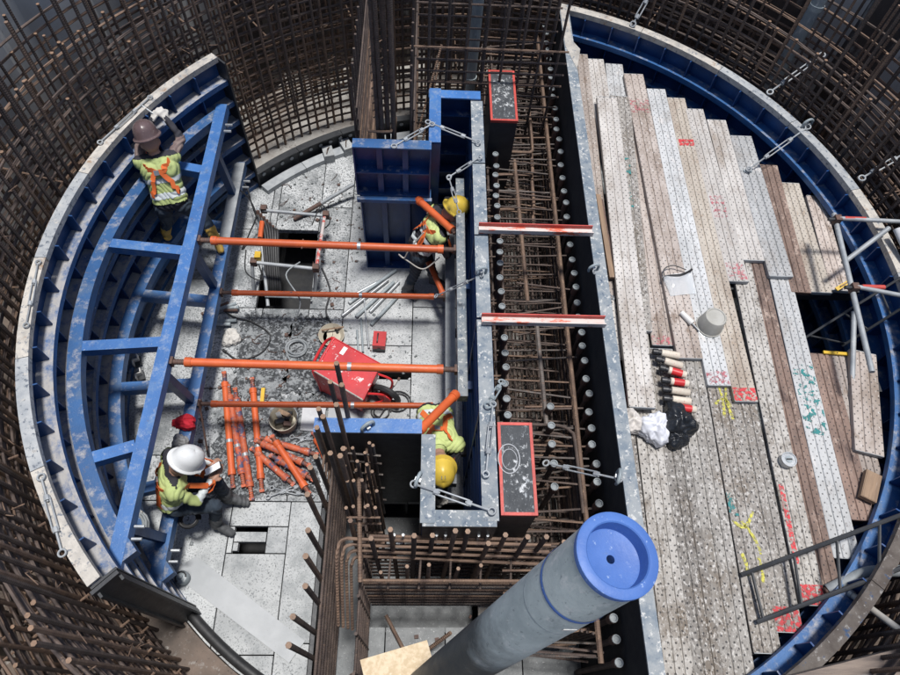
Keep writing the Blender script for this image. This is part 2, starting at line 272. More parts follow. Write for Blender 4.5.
class MB:
    def __init__(s): s.v = []; s.f = []; s.sm = []
    def poly(s, vs, fs, smooth=False):
        o = len(s.v); s.v += [tuple(v) for v in vs]
        s.f += [tuple(i + o for i in f) for f in fs]; s.sm += [smooth] * len(fs)
        return s
    def box(s, c, size, rot=None):
        hx, hy, hz = size[0] / 2, size[1] / 2, size[2] / 2
        vs = [Vector((x, y, z)) for z in (-hz, hz) for y in (-hy, hy) for x in (-hx, hx)]
        if rot is not None: vs = [rot @ v for v in vs]
        c = Vector(c)
        return s.poly([v + c for v in vs], [(0, 2, 3, 1), (4, 5, 7, 6), (0, 1, 5, 4), (2, 6, 7, 3), (0, 4, 6, 2), (1, 3, 7, 5)])
    def box2(s, a, b):
        return s.box([(a[i] + b[i]) / 2 for i in range(3)], [abs(b[i] - a[i]) for i in range(3)])
    def beam(s, a, b, w, h, up=Vector((0, 0, 1))):
        a, b = Vector(a), Vector(b)
        x, y, d = frame(b - a, up)
        return s.box((a + b) / 2, (w, h, (b - a).length), Matrix((x, y, d)).transposed())
    def tube(s, pts, r, n=8, cap=True, closed=False):
        pts = [Vector(q) for q in pts]
        rs = r if isinstance(r, (list, tuple)) else [r] * len(pts)
        o = len(s.v); N = len(pts); prev = None
        for i, q in enumerate(pts):
            if closed: t = pts[(i + 1) % N] - pts[i - 1]
            elif i == 0: t = pts[1] - q
            elif i == N - 1: t = q - pts[i - 1]
            else: t = (pts[i + 1] - q).normalized() + (q - pts[i - 1]).normalized()
            if t.length < 1e-9: t = Vector((0, 0, 1))
            t.normalize()
            if prev is None: x, y, _ = frame(t)
            else:
                x = prev - t * prev.dot(t)
                if x.length < 1e-6: x, y, _ = frame(t)
                x.normalize(); y = t.cross(x)
            prev = x
            for k in range(n):
                a = 2 * PI * k / n
                s.v.append(tuple(q + x * (rs[i] * math.cos(a)) + y * (rs[i] * math.sin(a))))
        for i in range(N - (0 if closed else 1)):
            j = (i + 1) % N
            for k in range(n):
                l = (k + 1) % n
                s.f.append((o + i * n + k, o + i * n + l, o + j * n + l, o + j * n + k)); s.sm.append(True)
        if cap and not closed:
            s.f.append(tuple(o + k for k in reversed(range(n)))); s.sm.append(False)
            s.f.append(tuple(o + (N - 1) * n + k for k in range(n))); s.sm.append(False)
        return s
    def arc(s, prof, a0, a1, n, cap=True):
        """sweep a closed (r,z) profile round the z axis; angles in degrees"""
        o = len(s.v); m = len(prof)
        for i in range(n + 1):
            a = R(a0 + (a1 - a0) * i / n); ca, sa = math.cos(a), math.sin(a)
            for r, z in prof: s.v.append((r * ca, r * sa, z))
        for i in range(n):
            for k in range(m):
                l = (k + 1) % m
                s.f.append((o + i * m + k, o + (i + 1) * m + k, o + (i + 1) * m + l, o + i * m + l)); s.sm.append(False)
        if cap:
            s.f.append(tuple(o + k for k in range(m))); s.sm.append(False)
            s.f.append(tuple(o + n * m + k for k in reversed(range(m)))); s.sm.append(False)
        return s
    def lathe(s, prof, n=20, smooth=True, cap=True):
        o = len(s.v); m = len(prof)
        for i in range(n):
            a = 2 * PI * i / n
            for r, z in prof: s.v.append((r * math.cos(a), r * math.sin(a), z))
        for i in range(n):
            j = (i + 1) % n
            for k in range(m - 1):
                s.f.append((o + i * m + k, o + j * m + k, o + j * m + k + 1, o + i * m + k + 1)); s.sm.append(smooth)
        if cap:
            s.f.append(tuple(o + i * m for i in reversed(range(n)))); s.sm.append(False)
            s.f.append(tuple(o + i * m + m - 1 for i in range(n))); s.sm.append(False)
        return s
    def mesh(s, name):
        me = bpy.data.meshes.new(name)
        me.from_pydata(s.v, [], s.f)
        me.polygons.foreach_set('use_smooth', s.sm)
        me.update()
        if any(s.sm): me.set_sharp_from_angle(angle=R(38))
        return me
    def build(s, name, m, parent=None, loc=None, rz=0.0):
        return put(name, s.mesh(name), m, parent, loc, rz)

def put(name, me, m, parent=None, loc=None, rz=0.0):
    if m and not me.materials: me.materials.append(MATS[m])
    o = bpy.data.objects.new(name, me)
    COL.objects.link(o)
    if loc is not None: o.location = loc
    if rz: o.rotation_euler = (0, 0, rz)
    if parent: o.parent = parent
    return o
def tag(o, label, cat, group=None):
    o['label'] = label; o['category'] = cat
    if group: o['group'] = group
    return o
def thing(name, label, cat, loc=(0, 0, 0), group=None, rz=0.0):
    o = bpy.data.objects.new(name, None); COL.objects.link(o)
    o.empty_display_size = 0.1
    o.location = loc
    if rz: o.rotation_euler = (0, 0, rz)
    return tag(o, label, cat, group)
def structure(o): o['kind'] = 'structure'; return o
def orient(o, a, b, up=Vector((0, 0, 1))):
    """place object so that its local z runs from a to b"""
    x, y, d = frame(Vector(b) - Vector(a), up)
    o.matrix_world = Matrix.Translation(Vector(a)) @ Matrix((x, y, d)).transposed().to_4x4()
    return o
_barm = {}
def bar(name, a, b, r, m, parent=None, n=6):
    """a straight bar, mesh shared between bars of the same size"""
    a, b = Vector(a), Vector(b)
    ln = round((b - a).length, 2)
    key = (ln, r, m, n)
    if key not in _barm:
        _barm[key] = MB().tube([(0, 0, 0), (0, 0, ln)], r, n).mesh(name)
    o = put(name, _barm[key], m)
    orient(o, a, b)
    if parent: o.parent = parent
    return o
def circ(r, a, z=0.0): return Vector((r * math.cos(R(a)), r * math.sin(R(a)), z))
def smooth_path(pts, sub=6):
    pts = [Vector(q) for q in pts]; out = []
    for i in range(len(pts) - 1):
        p0 = pts[max(i - 1, 0)]; p1 = pts[i]; p2 = pts[i + 1]; p3 = pts[min(i + 2, len(pts) - 1)]
        for k in range(sub):
            t = k / sub
            out.append(0.5 * ((2 * p1) + (p2 - p0) * t + (2 * p0 - 5 * p1 + 4 * p2 - p3) * t * t + (-p0 + 3 * p1 - 3 * p2 + p3) * t ** 3))
    out.append(pts[-1])
    return out

# ------------------------------------------------------------------ the shaft: ground, floor, slab, sheet piles
RF = 4.03            # concrete face of the curved formwork
g = MB()
g.arc([(5.62, 3.0), (90.0, 3.0), (90.0, 2.6), (5.62, 2.6)], 0, 360, 72, cap=False)
structure(g.build('ground', 'slab'))
floor = MB()
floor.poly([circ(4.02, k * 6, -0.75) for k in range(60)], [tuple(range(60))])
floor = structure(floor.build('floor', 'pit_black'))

def clip_disc(poly, rad, n=72):
    for k in range(n):
        a = 2 * PI * (k + 0.5) / n
        nx, ny, d = math.cos(a), math.sin(a), rad * math.cos(PI / n)
        out = []
        for i in range(len(poly)):
            p, q = poly[i], poly[(i + 1) % len(poly)]
            dp, dq = p[0] * nx + p[1] * ny - d, q[0] * nx + q[1] * ny - d
            if dp <= 0: out.append(p)
            if dp * dq < 0:
                t = dp / (dp - dq); out.append((p[0] + (q[0] - p[0]) * t, p[1] + (q[1] - p[1]) * t))
        poly = out
        if not poly: return poly
    return poly
def floor_panel(x0, x1, y0, y1, m='concrete_floor', z=0.0, g=0.006):
    p = clip_disc([(x0 + g, y0 + g), (x1 - g, y0 + g), (x1 - g, y1 - g), (x0 + g, y1 - g)], 3.975)
    if len(p) < 3: return
    z += random.uniform(-0.003, 0.003)
    n = len(p)
    cx, cy = (x0 + x1) / 2, (y0 + y1) / 2
    p = [(a - cx, b - cy) for a, b in p]
    top = [(cx_, cy_, 0) for cx_, cy_ in p]; bot = [(cx_, cy_, -0.07) for cx_, cy_ in p]
    mb = MB().poly(top + bot, [tuple(range(n)), tuple(n + i for i in reversed(range(n)))] +
                   [((i + 1) % n, i, n + i, n + (i + 1) % n) for i in range(n)])
    return mb.build('floor_panel', m, floor, (cx, cy, z))
YS = -1.69
for x0, x1, cuts in ((-4.0, -3.2, (-1.2, 1.1)), (-3.2, -2.6, (-0.4, 0.69, 1.9)), (-2.6, -2.51, (0.69, 1.9)), (-2.51, -1.95, (0.69, 1.9)), (-1.95, -1.53, (0.69, 2.3)), (-1.53, -0.68, (0.2, 2.6)), (-0.68, 0.04, (0.75,))):
    ys = [YS] + list(cuts) + [4.0]
    for i in range(len(ys) - 1):
        if x0 in (-2.6, -2.51) and ys[i] == 0.69: continue          # the open shaft
        if x0 == -2.6 and ys[i + 1] != 1.9:
            pass
        if x0 == -1.53 and ys[i] == YS:                              # slot in this panel
            floor_panel(-1.53, -0.68, YS, -0.24); floor_panel(-1.53, -1.05, -0.24, -0.14); floor_panel(-1.53, -0.68, -0.14, ys[i + 1]); continue
        floor_panel(x0, x1, ys[i], ys[i + 1], 'concrete_stained' if x0 < -1.6 or ys[i] > 1 else 'concrete_floor')
for x0, x1, y0, y1 in ((-4.0, -3.1, -4.0, YS), (-3.1, -2.5, -3.15, YS), (-3.1, -2.5, -4.0, -3.15), (-2.5, -1.9, -1.95, YS), (-2.5, -2.44, -2.22, -1.95), (-2.11, -1.9, -2.22, -1.95),
                       (-2.44, -2.11, -2.11, -2.0), (-2.44, -2.38, -2.2, -2.11), (-2.5, -1.9, -3.15, -2.22), (-2.5, -1.9, -4.0, -3.15), (-1.9, -1.575, -3.05, YS), (-1.9, -1.575, -4.0, -3.05)):
    floor_panel(x0, x1, y0, y1)
for x0, x1, y0, y1 in ((-1.50, -0.86, -4, -2.9), (-0.86, -0.28, -4, -2.9), (-0.28, 0.46, -4, -2.9), (0.46, 1.03, -4, -2.9), (-1.50, 0.04, -2.9, YS)):
    floor_panel(x0, x1, y0, y1, 'concrete_wet', -0.02 if y0 < -3 else -0.60)
for y0, y1 in ((-2.9, -1.4), (-1.4, 0.2), (0.2, 1.9), (1.9, 4.0)):
    floor_panel(0.04, 1.03, y0, y1, 'slab', -0.01)
for x0, x1 in ((1.05, 2.4), (2.4, 4.0)):
    for y0, y1 in ((-4, -1.5), (-1.5, 0.8), (0.8, 4)):
        floor_panel(x0, x1, y0, y1, 'concrete_dark', -0.01)
# annular base slab under the wall reinforcement
sl = MB()
sl.arc([(3.98, 0.06), (3.98, -0.75), (5.6, -0.75), (5.6, 0.10), (4.6, 0.10)], 62, 140, 30)
structure(sl.build('base_slab', 'slab'))
sl = MB()
sl.arc([(3.98, 0.04), (3.98, -0.75), (5.6, -0.75), (5.6, 0.08), (4.6, 0.08)], 140.05, 421.95, 90)
structure(sl.build('base_slab', 'slab_dirty'))

kick = thing('steel_kicker', 'dark steel kicker strip with round bolt holes at foot of curved rebar wall', 'kicker')
for a in range(77, 136, 10):
    MB().arc([(3.86, 0.0), (3.86, 0.26), (3.80, 0.26), (3.80, 0.275), (3.90, 0.275), (3.90, 0.0)], a, min(a + 9.9, 137.5), 8).build('edge_plate', 'black_steel', kick)
    MB().arc([(3.66, 0.0), (3.66, 0.07), (3.795, 0.07), (3.795, 0.0)], a, min(a + 9.9, 137.5), 8).build('foot_strip', 'galv_dull', kick)
hole_me = MB().tube([(0, 0, 0), (-0.012, 0, 0)], 0.028, 8).mesh('bolt')
for k in range(26):
    a = 79 + k * 2.25
    o = put('bolt', hole_me, 'galv_dull', kick, circ(3.858, a, 0.16)); o.rotation_euler = (0, 0, R(a))

sp = thing('sheet_pile_wall', 'grey brown interlocking sheet pile wall ringing the shaft', 'wall')
NP = 64; RP = 5.36
w = PI * RP / NP
def pile_mesh(s):
    pts = [(-w, 0), (-w * 0.55, s * 0.15), (w * 0.55, s * 0.15), (w, 0)]
    mb = MB(); t = 0.014
    vs = []
    for z in (-0.1, 3.06):
        vs += [(x, y, z) for x, y in pts] + [(x, y + t, z) for x, y in pts]
    fs = []
    for i in range(3):
        fs += [(i, i + 1, 8 + i + 1, 8 + i), (4 + i + 1, 4 + i, 12 + i, 12 + i + 1), (8 + i, 8 + i + 1, 12 + i + 1, 12 + i)]
    return mb.poly(vs, fs).mesh('sheet_pile')
pm = {(s, pale): pile_mesh(s) for s in (1, -1) for pale in (0, 1)}
for k in range(NP):
    a = 360.0 * k / NP
    pale = 1 if (128 < a < 178 or a in (39.375, 28.125)) else 0
    o = put('sheet_pile', pm[(1 if k % 2 else -1, pale)], 'sheet_pile_pale' if pale else 'sheet_pile', sp, circ(RP, a))
    o.rotation_euler = (0, 0, R(a - 90))

# ------------------------------------------------------------------ curved rebar cages of the ring wall
def ring_cage(name, label, r, dphi, rbar, zs, tops, mats):
    t = thing(name, label, 'rebar cage')
    a = -64.0; k = 0
    while a < 250:
        z1 = tops(a, k)
        lean = random.gauss(0, 0.09)
        m = mats[0] if random.random() < 0.62 else mats[1]
        rr = r + random.uniform(-0.02, 0.02)
        o = bar('vertical_bar', circ(rr, a, 0.05), circ(rr + random.gauss(0, 0.012), a + lean, round(z1, 1)), rbar, m, t)
        if tops_visible(a, z1):
            e = put('bar_end', END, 'bar_end', o, (0, 0, (Vector(circ(rr, a, 0.05)) - Vector(circ(rr, a + lean, z1))).length - 0.0)); 
            e.location = (0, 0, round(z1 - 0.05, 2))
            e.scale = (rbar / 0.02,) * 2 + (1,)
        a += dphi + random.gauss(0, dphi * 0.12); k += 1
    for z in zs:
        pts = []
        ph = random.uniform(0, 6)
        for i in range(106):
            aa = -64 + 314 * i / 105
            pts.append(circ(r + rbar + 0.016 + 0.010 * math.sin(aa * 0.21 + ph), aa, z + 0.012 * math.sin(aa * 0.13 + ph * 2) + random.gauss(0, 0.003)))
        MB().tube(pts, rbar * 0.82, 6).build('hoop_bar', random.choice(mats), t)
    return t
END = MB().tube([(0, 0, -0.002), (0, 0, 0.004)], 0.0205, 6).mesh('bar_end')
def tops_visible(a, z): return z < 3.0
def tops_in(a, k):
    if 122 < a < 176: return random.choice((2.5, 2.7, 2.9, 3.4, 3.6))
    if 205 < a: return random.choice((2.5, 2.7, 2.8, 2.9))
    if 10 < a < 60: return random.choice((2.2, 2.6, 3.2, 3.4))
    return random.choice((3.2, 3.4, 3.6))
def tops_out(a, k):
    if 122 < a < 176: return random.choice((2.6, 2.8, 2.9, 3.4))
    if 205 < a: return random.choice((1.8, 2.2, 2.5))
    return random.choice((2.8, 3.2, 3.4))
ring_cage('rebar_cage', 'rusty curved rebar cage next to the round formwork, inner layer', 4.22, 1.75, 0.0175,
          [0.20 + 0.112 * i for i in range(22)], tops_in, ('rebar', 'rebar_brown'))
ring_cage('rebar_cage', 'rusty curved rebar cage in front of the sheet piles, outer layer', 4.92, 1.9, 0.0165,
          [0.2 + 0.125 * i for i in range(21)], tops_out, ('rebar', 'rebar_brown'))
ring_cage('rebar_cage', 'rusty curved rebar cage between the other two layers, middle layer', 4.58, 2.4, 0.0150,
          [0.26 + 0.15 * i for i in range(16)], tops_out, ('rebar_brown', 'rebar'))
# link bars and tie wire tails between the two layers
lk = thing('link_bars', 'short rusty link bars tied across the two rebar layers', 'rebar')
for i in range(60):
    a = random.uniform(-50, 246); z = 0.2 + 0.145 * random.randint(1, 14) + 0.02
    bar('link_bar', circ(4.16, a, z), circ(4.98, a + random.uniform(-0.3, 0.3), z + random.uniform(-0.03, 0.03)), 0.009, 'rebar_brown', lk, 5)
for i in range(70):
    a = random.uniform(60, 246); z = 0.2 + 0.145 * random.randint(4, 16); r = 4.2
    p0 = circ(r, a, z)
    MB().tube([p0, p0 + Vector((random.uniform(-.05, .05), random.uniform(-.05, .05), 0.03)), p0 + Vector((random.uniform(-.1, .1), random.uniform(-.1, .1), random.uniform(-0.02, 0.06)))], 0.004, 4).build('tie_wire', 'rebar_brown', lk)

# ------------------------------------------------------------------ curved formwork segments
RIBZ = (1.72, 1.42, 1.14, 0.84, 0.50, 0.24, 0.03)
LEVELS = (1.97,) + RIBZ
def curved_form(name, label, a0, a1, mats, rim_m, npan):
    skin_m, rib_m, stiff_m = mats
    t = thing(name, label, 'formwork')
    da = (a1 - a0) / npan
    for i in range(npan):
        MB().arc([(RF, 0.0), (RF, 1.995), (RF - 0.016, 1.995), (RF - 0.016, 0.0)], a0 + i * da + 0.05, a0 + (i + 1) * da - 0.05, 8).build('skin_panel', skin_m, t)
        MB().arc([(RF + 0.004, 1.998), (RF + 0.004, 2.02), (RF - 0.095, 2.02), (RF - 0.095, 1.955), (RF - 0.082, 1.955), (RF - 0.082, 1.998)], a0 + i * da + 0.04, a0 + (i + 1) * da - 0.04, 8).build('rim', rim_m[i] if isinstance(rim_m, (list, tuple)) else rim_m, t)
    for z in RIBZ:
        MB().arc([(RF - 0.017, z), (RF - 0.017, z + 0.012), (RF - 0.135, z + 0.012), (RF - 0.135, z + 0.03), (RF - 0.165, z + 0.03), (RF - 0.165, z - 0.035), (RF - 0.135, z - 0.035), (RF - 0.135, z)],
                 a0, a1, int((a1 - a0) / 2.2)).build('rib', rib_m, t)
    for lv in range(len(RIBZ)):
        zt, zb = LEVELS[lv] - (0.012 if lv == 0 else 0.002), LEVELS[lv + 1] + 0.0125
        me = MB().box2((RF - 0.13, -0.006, zb), (RF - 0.018, 0.006, zt)).mesh('stiffener')
        ns = int((a1 - a0) / 4.9)
        for k in range(1, ns):
            o = put('stiffener', me, stiff_m, t); o.rotation_euler = (0, 0, R(a0 + (a1 - a0) * k / ns))
    for a in (a0, a1):
        o = MB().box2((RF - 0.2, -0.01, 0.0), (RF + 0.0, 0.01, 1.99)).build('end_plate', 'black_steel', t); o.rotation_euler = (0, 0, R(a + (0.16 if a == a1 else -0.16)))
    return t
lf = curved_form('curved_formwork', 'dusty blue curved steel formwork with pale rim on the worker side', 137, 225, ('blue_skin', 'blue_dusty', 'blue_skin'), ['rim_paint', 'rim_paint', 'rim_grey', 'rim_paint', 'rim_grey', 'rim_paint'], 6)
for k, (a, d) in enumerate(((225.6, 1), )):
    # heavy end bracket plate leaning against the end of the segment
    br = MB(); br.box2((RF - 0.20, 0.0, 0.02), (RF + 0.01, 0.03, 2.025)); br.box2((RF - 0.20, 0.03, 0.05), (RF - 0.18, 0.07, 1.98)); br.box2((RF - 0.03, 0.03, 0.05), (RF - 0.01, 0.07, 1.98))
    o = br.build('end_bracket', 'black_steel', lf); o.rotation_euler = (0, 0, R(a))
rf = curved_form('curved_formwork', 'deep blue curved steel formwork with pale rim round the plank deck', -75, 75, ('blue_deep', 'blue', 'blue_deep'), ['rim_dirty'] * 4 + ['rim_grey'] + ['rim_paint', 'rim_grey', 'rim_grey', 'rim_paint', 'rim_paint'], 10)
# straight side of the right hand segment
MB().box2((1.022, -3.80, 2.0), (1.135, 3.87, 2.022)).build('straight_rim', 'rim_blue_worn', rf)
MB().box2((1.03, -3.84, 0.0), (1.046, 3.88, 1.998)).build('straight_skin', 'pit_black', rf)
for z in (1.72, 1.14, 0.5): MB().box2((1.05, -3.7, z), (1.16, 3.75, z + 0.02)).build('straight_rib', 'blue_deep', rf)
for y in (-3.2, -2.2, -1.0, 0.1, 1.2, 2.2, 3.0):
    xe = math.sqrt(3.84 ** 2 - y * y)
    xe -= 0.42 if y > 1.5 else 0.0
    MB().box2((1.16, y - 0.05, 1.44), (xe, y + 0.05, 1.595)).build('joist', 'black_steel', rf)
# pale painted corner plate at the north end
MB().poly([(1.03, 3.86, 2.026), (1.12, 3.86, 2.026), (1.12, 3.2, 2.026), (1.2, 3.05, 2.026), (1.13, 2.7, 2.026), (1.03, 3.1, 2.026)], [(5, 4, 3, 2, 1, 0)]).build('corner_plate', 'rim_paint', rf)

# bracing frames of the left segment (upper and lower)
def brace(z, label, m, bars):
    t = thing('bracing_frame', label, 'frame')
    MB().box2((-2.99, -2.66, z - 0.06), (-2.87, 2.52, z + 0.06)).build('chord_beam', m, t)
    MB().arc([(3.74, z - 0.055), (3.74, z + 0.055), (3.862, z + 0.055), (3.862, z - 0.055)], 141, 222, 40).build('curved_beam', 'blue', t)
    for y, y2 in bars:
        MB().beam((-2.99, y, z), (-math.sqrt(3.745 ** 2 - y2 * y2), y2, z), 0.105, 0.105).build('cross_beam', m, t)
    for y in (-2.35, 2.2):
        for s in (0.05, -0.05):
            MB().tube([(-2.86, y + s, z), (-2.78, y + s, z)], 0.014, 6).build('bolt', 'galv', t)
    return t
brace(1.45, 'bright blue upper bracing frame with straight beam and cross beams', 'blue_frame', ((1.52, 1.6), (0.43, 0.50), (-0.62, -0.68), (-1.63, -1.74)))
lowf = brace(0.52, 'worn blue lower bracing frame one level below the other frame', 'blue', ((1.5, 1.56), (0.44, 0.50), (-0.60, -0.66), (-1.66, -1.75)))
for y in (0.62, -0.80, 2.0, -2.2):
    t = MB().beam((-2.945, y, 0.585), (-2.945, y - 0.10, 1.385), 0.08, 0.08, Vector((1, 0, 0))).build('frame_post', 'blue_skin', lowf)
# grey cover on the north end of the lower beam
MB().box2((-2.995, 1.25, 0.583), (-2.865, 2.50, 0.592)).build('dust_cover', 'galv_dull', lowf)

# ------------------------------------------------------------------ flat formwork panels
_fo = [0]
def flat_panel(name, label, loc, rz, wd, z0, z1, ribs, nst, depth=0.11, m='blue_deep', top='blue', group=None, back=None):
    """local x along the panel, ribs stand out towards local -y"""
    t = thing(name, label, 'formwork', (loc[0], loc[1], 0), group, rz)
    MB().box2((-wd / 2, 0, z0), (wd / 2, 0.014, z1)).build('skin_panel', back or m, t)
    _fo[0] += 1; q = 0.003 * (_fo[0] % 4)
    MB().box2((-wd / 2, -depth, z1 - 0.014 + q), (wd / 2, 0.012, z1 + 0.004 + q)).build('top_flange', top, t)
    MB().box2((-wd / 2, -depth, z0), (wd / 2, -0.001, z0 + 0.014)).build('bottom_flange', m, t)
    for z in ribs: MB().box2((-wd / 2 + 0.016, -depth, z - 0.007), (wd / 2 - 0.016, -0.001, z + 0.007)).build('rib', m, t)
    me = MB().box2((-0.007, -depth, z0 + 0.015), (0.007, -0.001, z1 - 0.015)).mesh('edge_flange')
    for x in (-wd / 2 + 0.007, wd / 2 - 0.007): put('edge_flange', me, m, t, (x, 0, 0))
    me = MB().box2((-0.03, -depth + 0.03, z0 + 0.016), (0.03, -0.001, z1 - 0.016)).mesh('stiffener')
    for k in range(nst): put('stiffener', me, m, t, (-wd / 2 + wd * (k + 1) / (nst + 1), 0, 0))
    return t
flat_panel('wall_formwork', 'upper blue steel form panel behind the worker in safety harness', (-0.905, 1.44), 0, 0.80, 1.375, 2.08, (1.72,), 2)
lp = flat_panel('wall_formwork', 'tall lower blue steel form panel standing on floor behind harnessed worker', (-0.885, 1.44), 0, 0.78, 0.0, 1.355, (0.36, 0.40), 2)
MB().box2((-0.42, -0.16, 1.31), (0.40, -0.112, 1.36)).build('lip', 'blue', lp)
flat_panel('wall_formwork', 'narrow blue form panel forming the side of the corner recess', (-0.52, 1.86), PI / 2, 0.80, 0.0, 2.05, (0.4, 0.8, 1.2, 1.6), 1, top='blue_frame')
flat_panel('wall_formwork', 'dark blue form panel with ribs at back of the corner recess', (-0.26, 2.26), 0, 0.56, 0.0, 2.03, (0.3, 0.6, 0.9, 1.2, 1.5, 1.78), 0, top='blue_frame')
for i, (yc, nm) in enumerate(((1.70, 'beside the corner recess'), (0.78, 'where the harnessed worker reaches'), (-0.14, 'midway along the trench'), (-1.06, 'above the two lower struts'), (-1.92, 'beside the crouching worker in yellow helmet'))):
    flat_panel('wall_formwork', 'long blue trench form panel with grey top flange ' + nm, (0.03, yc), -PI / 2, 0.90, 0.0, 2.0, (0.3, 0.62, 0.95, 1.25, 1.6, 1.8), 1, depth=0.115, m='blue_skin', top='rim_blue_worn')
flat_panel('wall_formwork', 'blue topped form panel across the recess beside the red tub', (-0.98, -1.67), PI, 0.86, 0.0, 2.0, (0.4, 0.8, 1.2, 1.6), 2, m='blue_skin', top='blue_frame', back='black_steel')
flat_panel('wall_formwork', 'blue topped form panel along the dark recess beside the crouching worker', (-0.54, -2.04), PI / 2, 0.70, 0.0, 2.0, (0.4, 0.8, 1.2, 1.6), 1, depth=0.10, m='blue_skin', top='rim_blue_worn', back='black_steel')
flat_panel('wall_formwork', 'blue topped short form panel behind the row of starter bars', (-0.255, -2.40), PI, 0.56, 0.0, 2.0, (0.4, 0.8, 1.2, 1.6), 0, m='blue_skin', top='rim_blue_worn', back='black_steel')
# walers along the trench form
wl = thing('waler_beam', 'upper blue and grey waler beam taking the ends of the orange struts', 'beam')
MB().box2((-0.225, -1.12, 1.38), (-0.135, 1.50, 1.50)).build('beam', 'rim_blue_worn', wl)
for y in (-1.0, 0.1, 1.2): MB().box2((-0.134, y - 0.04, 1.40), (-0.087, y + 0.04, 1.48)).build('bracket', 'blue_skin', wl)
wl = thing('waler_beam', 'lower grey steel waler beam close to the floor by the trench form', 'beam')
MB().box2((-0.30, -1.65, 0.45), (-0.19, 1.45, 0.57)).build('beam', 'galv_dull', wl)
for y in (-1.3, 0.1, 1.2): MB().box2((-0.189, y - 0.04, 0.47), (-0.087, y + 0.04, 0.55)).build('bracket', 'black_steel', wl)
for y in (-1.4, -0.3, 1.1): MB().box2((-0.27, y - 0.04, 0.0), (-0.21, y + 0.04, 0.449)).build('leg', 'black_steel', wl)

# ------------------------------------------------------------------ trench wall cage (straight)
tc = thing('trench_rebar_cage', 'straight rusty rebar cage filling the trench beside the plank deck', 'rebar cage')
coup = MB().lathe([(0.0, 0), (0.036, 0), (0.036, 0.10), (0.0365, 0.101), (0.0, 0.101)], 12, False, False).mesh('coupler')
coup_in = MB().lathe([(0.0, 0.004), (0.022, 0.004), (0.025, 0.014), (0.033, 0.014), (0.035, 0.010), (0.035, 0.0)], 14, False, False).mesh('coupler_cap')
def row(x, y0, y1, step, z):
    y = y0
    while y < y1:
        xx = x + random.uniform(-0.012, 0.012); zz = z + random.uniform(-0.02, 0.02)
        bar('vertical_bar', (xx, y, 0.0), (xx, y, round(zz, 2)), 0.024, 'rebar', tc, 8)
        c = put('coupler', coup, 'rust_dark', tc, (xx, y, round(zz, 2) - 0.02)); put('coupler_cap', coup_in, 'cap_grey', c, (0, 0, 0.1015))
        y += step * random.uniform(0.85, 1.15)
row(0.965, -3.3, 4.3, 0.172, 1.42)
row(0.215, -1.32, 1.95, 0.160, 1.46)
row(0.60, -1.95, -1.1, 0.2, 1.42)
for xi, x in enumerate((0.165, 0.275, 0.905)):
    for z in [0.12 + 0.14 * i for i in range(9)]:
        bar('long_bar', (x, -2.4, z), (x, 4.1, z + random.uniform(-0.02, 0.02)), 0.013, random.choice(('rebar', 'rebar_brown', 'rebar_grey')), tc)
bar('long_bar', (0.86, -3.3, 1.40), (0.875, 4.1, 1.40), 0.022, 'rebar_brown', tc)
bar('long_bar', (0.50, 0.0, 1.36), (0.47, 1.95, 1.34), 0.022, 'rebar_brown', tc)
bar('long_bar', (0.59, -1.35, 1.38), (0.575, -0.20, 1.36), 0.022, 'rebar_grey', tc)
for z in (0.15, 0.45, 0.75):
    for x in (0.42, 0.55, 0.68, 0.78): bar('long_bar', (x, -2.4, z), (x, 4.0, z), 0.011, 'rebar', tc)
y = -3.2; k = 0
while y < 4.1:
    for z in (0.3, 0.62, 0.94, 1.16, 1.36):
        if random.random() < 0.8:
            m = random.choice(('rebar', 'rebar', 'rebar_brown', 'rebar_grey'))
            x0 = 0.13 if random.random() < 0.7 else 0.40
            bar('tie_bar', (x0, y + random.uniform(-0.06, 0.06), z), (0.95 if random.random() < 0.6 else 0.85, y + random.uniform(-0.06, 0.06), z + random.uniform(-0.02, 0.02)), 0.0105, m, tc, 5)
    y += 0.11; k += 1
# bent bars
def bent(pts, r, m, parent, name='bent_bar'):
    return MB().tube(smooth_path(pts, 5), r, 7).build(name, m, parent)
for y, z in ((2.0, 1.40), (1.75, 1.30), (1.3, 1.22), (1.05, 1.1)):
    bent([(0.22, y, z), (0.40, y + 0.02, z), (0.62, y + 0.02, z), (0.66, y + 0.04, z), (0.68, y + 0.12, z), (0.68, y + 0.75, z)], 0.018, 'rebar_brown', tc)
for i in range(9):
    y = -1.35 - i * 0.035; z = 1.40 - i * 0.11
    bent([(0.45, y, z), (0.60, y, z), (0.72, y - 0.01, z), (0.80, y - 0.06, z), (0.83, y - 0.16, z), (0.84, y - 0.8, z)], 0.016, random.choice(('rebar_brown', 'rebar', 'rebar')), tc)
for i in range(24):
    y = random.uniform(-1.3, 1.9); z = random.uniform(0.5, 1.4)
    bent([(0.10, y + 0.05, z - 0.12), (0.085, y, z - 0.03), (0.10, y - 0.02, z), (0.20, y - 0.02, z)], 0.009, 'rebar_brown', tc)

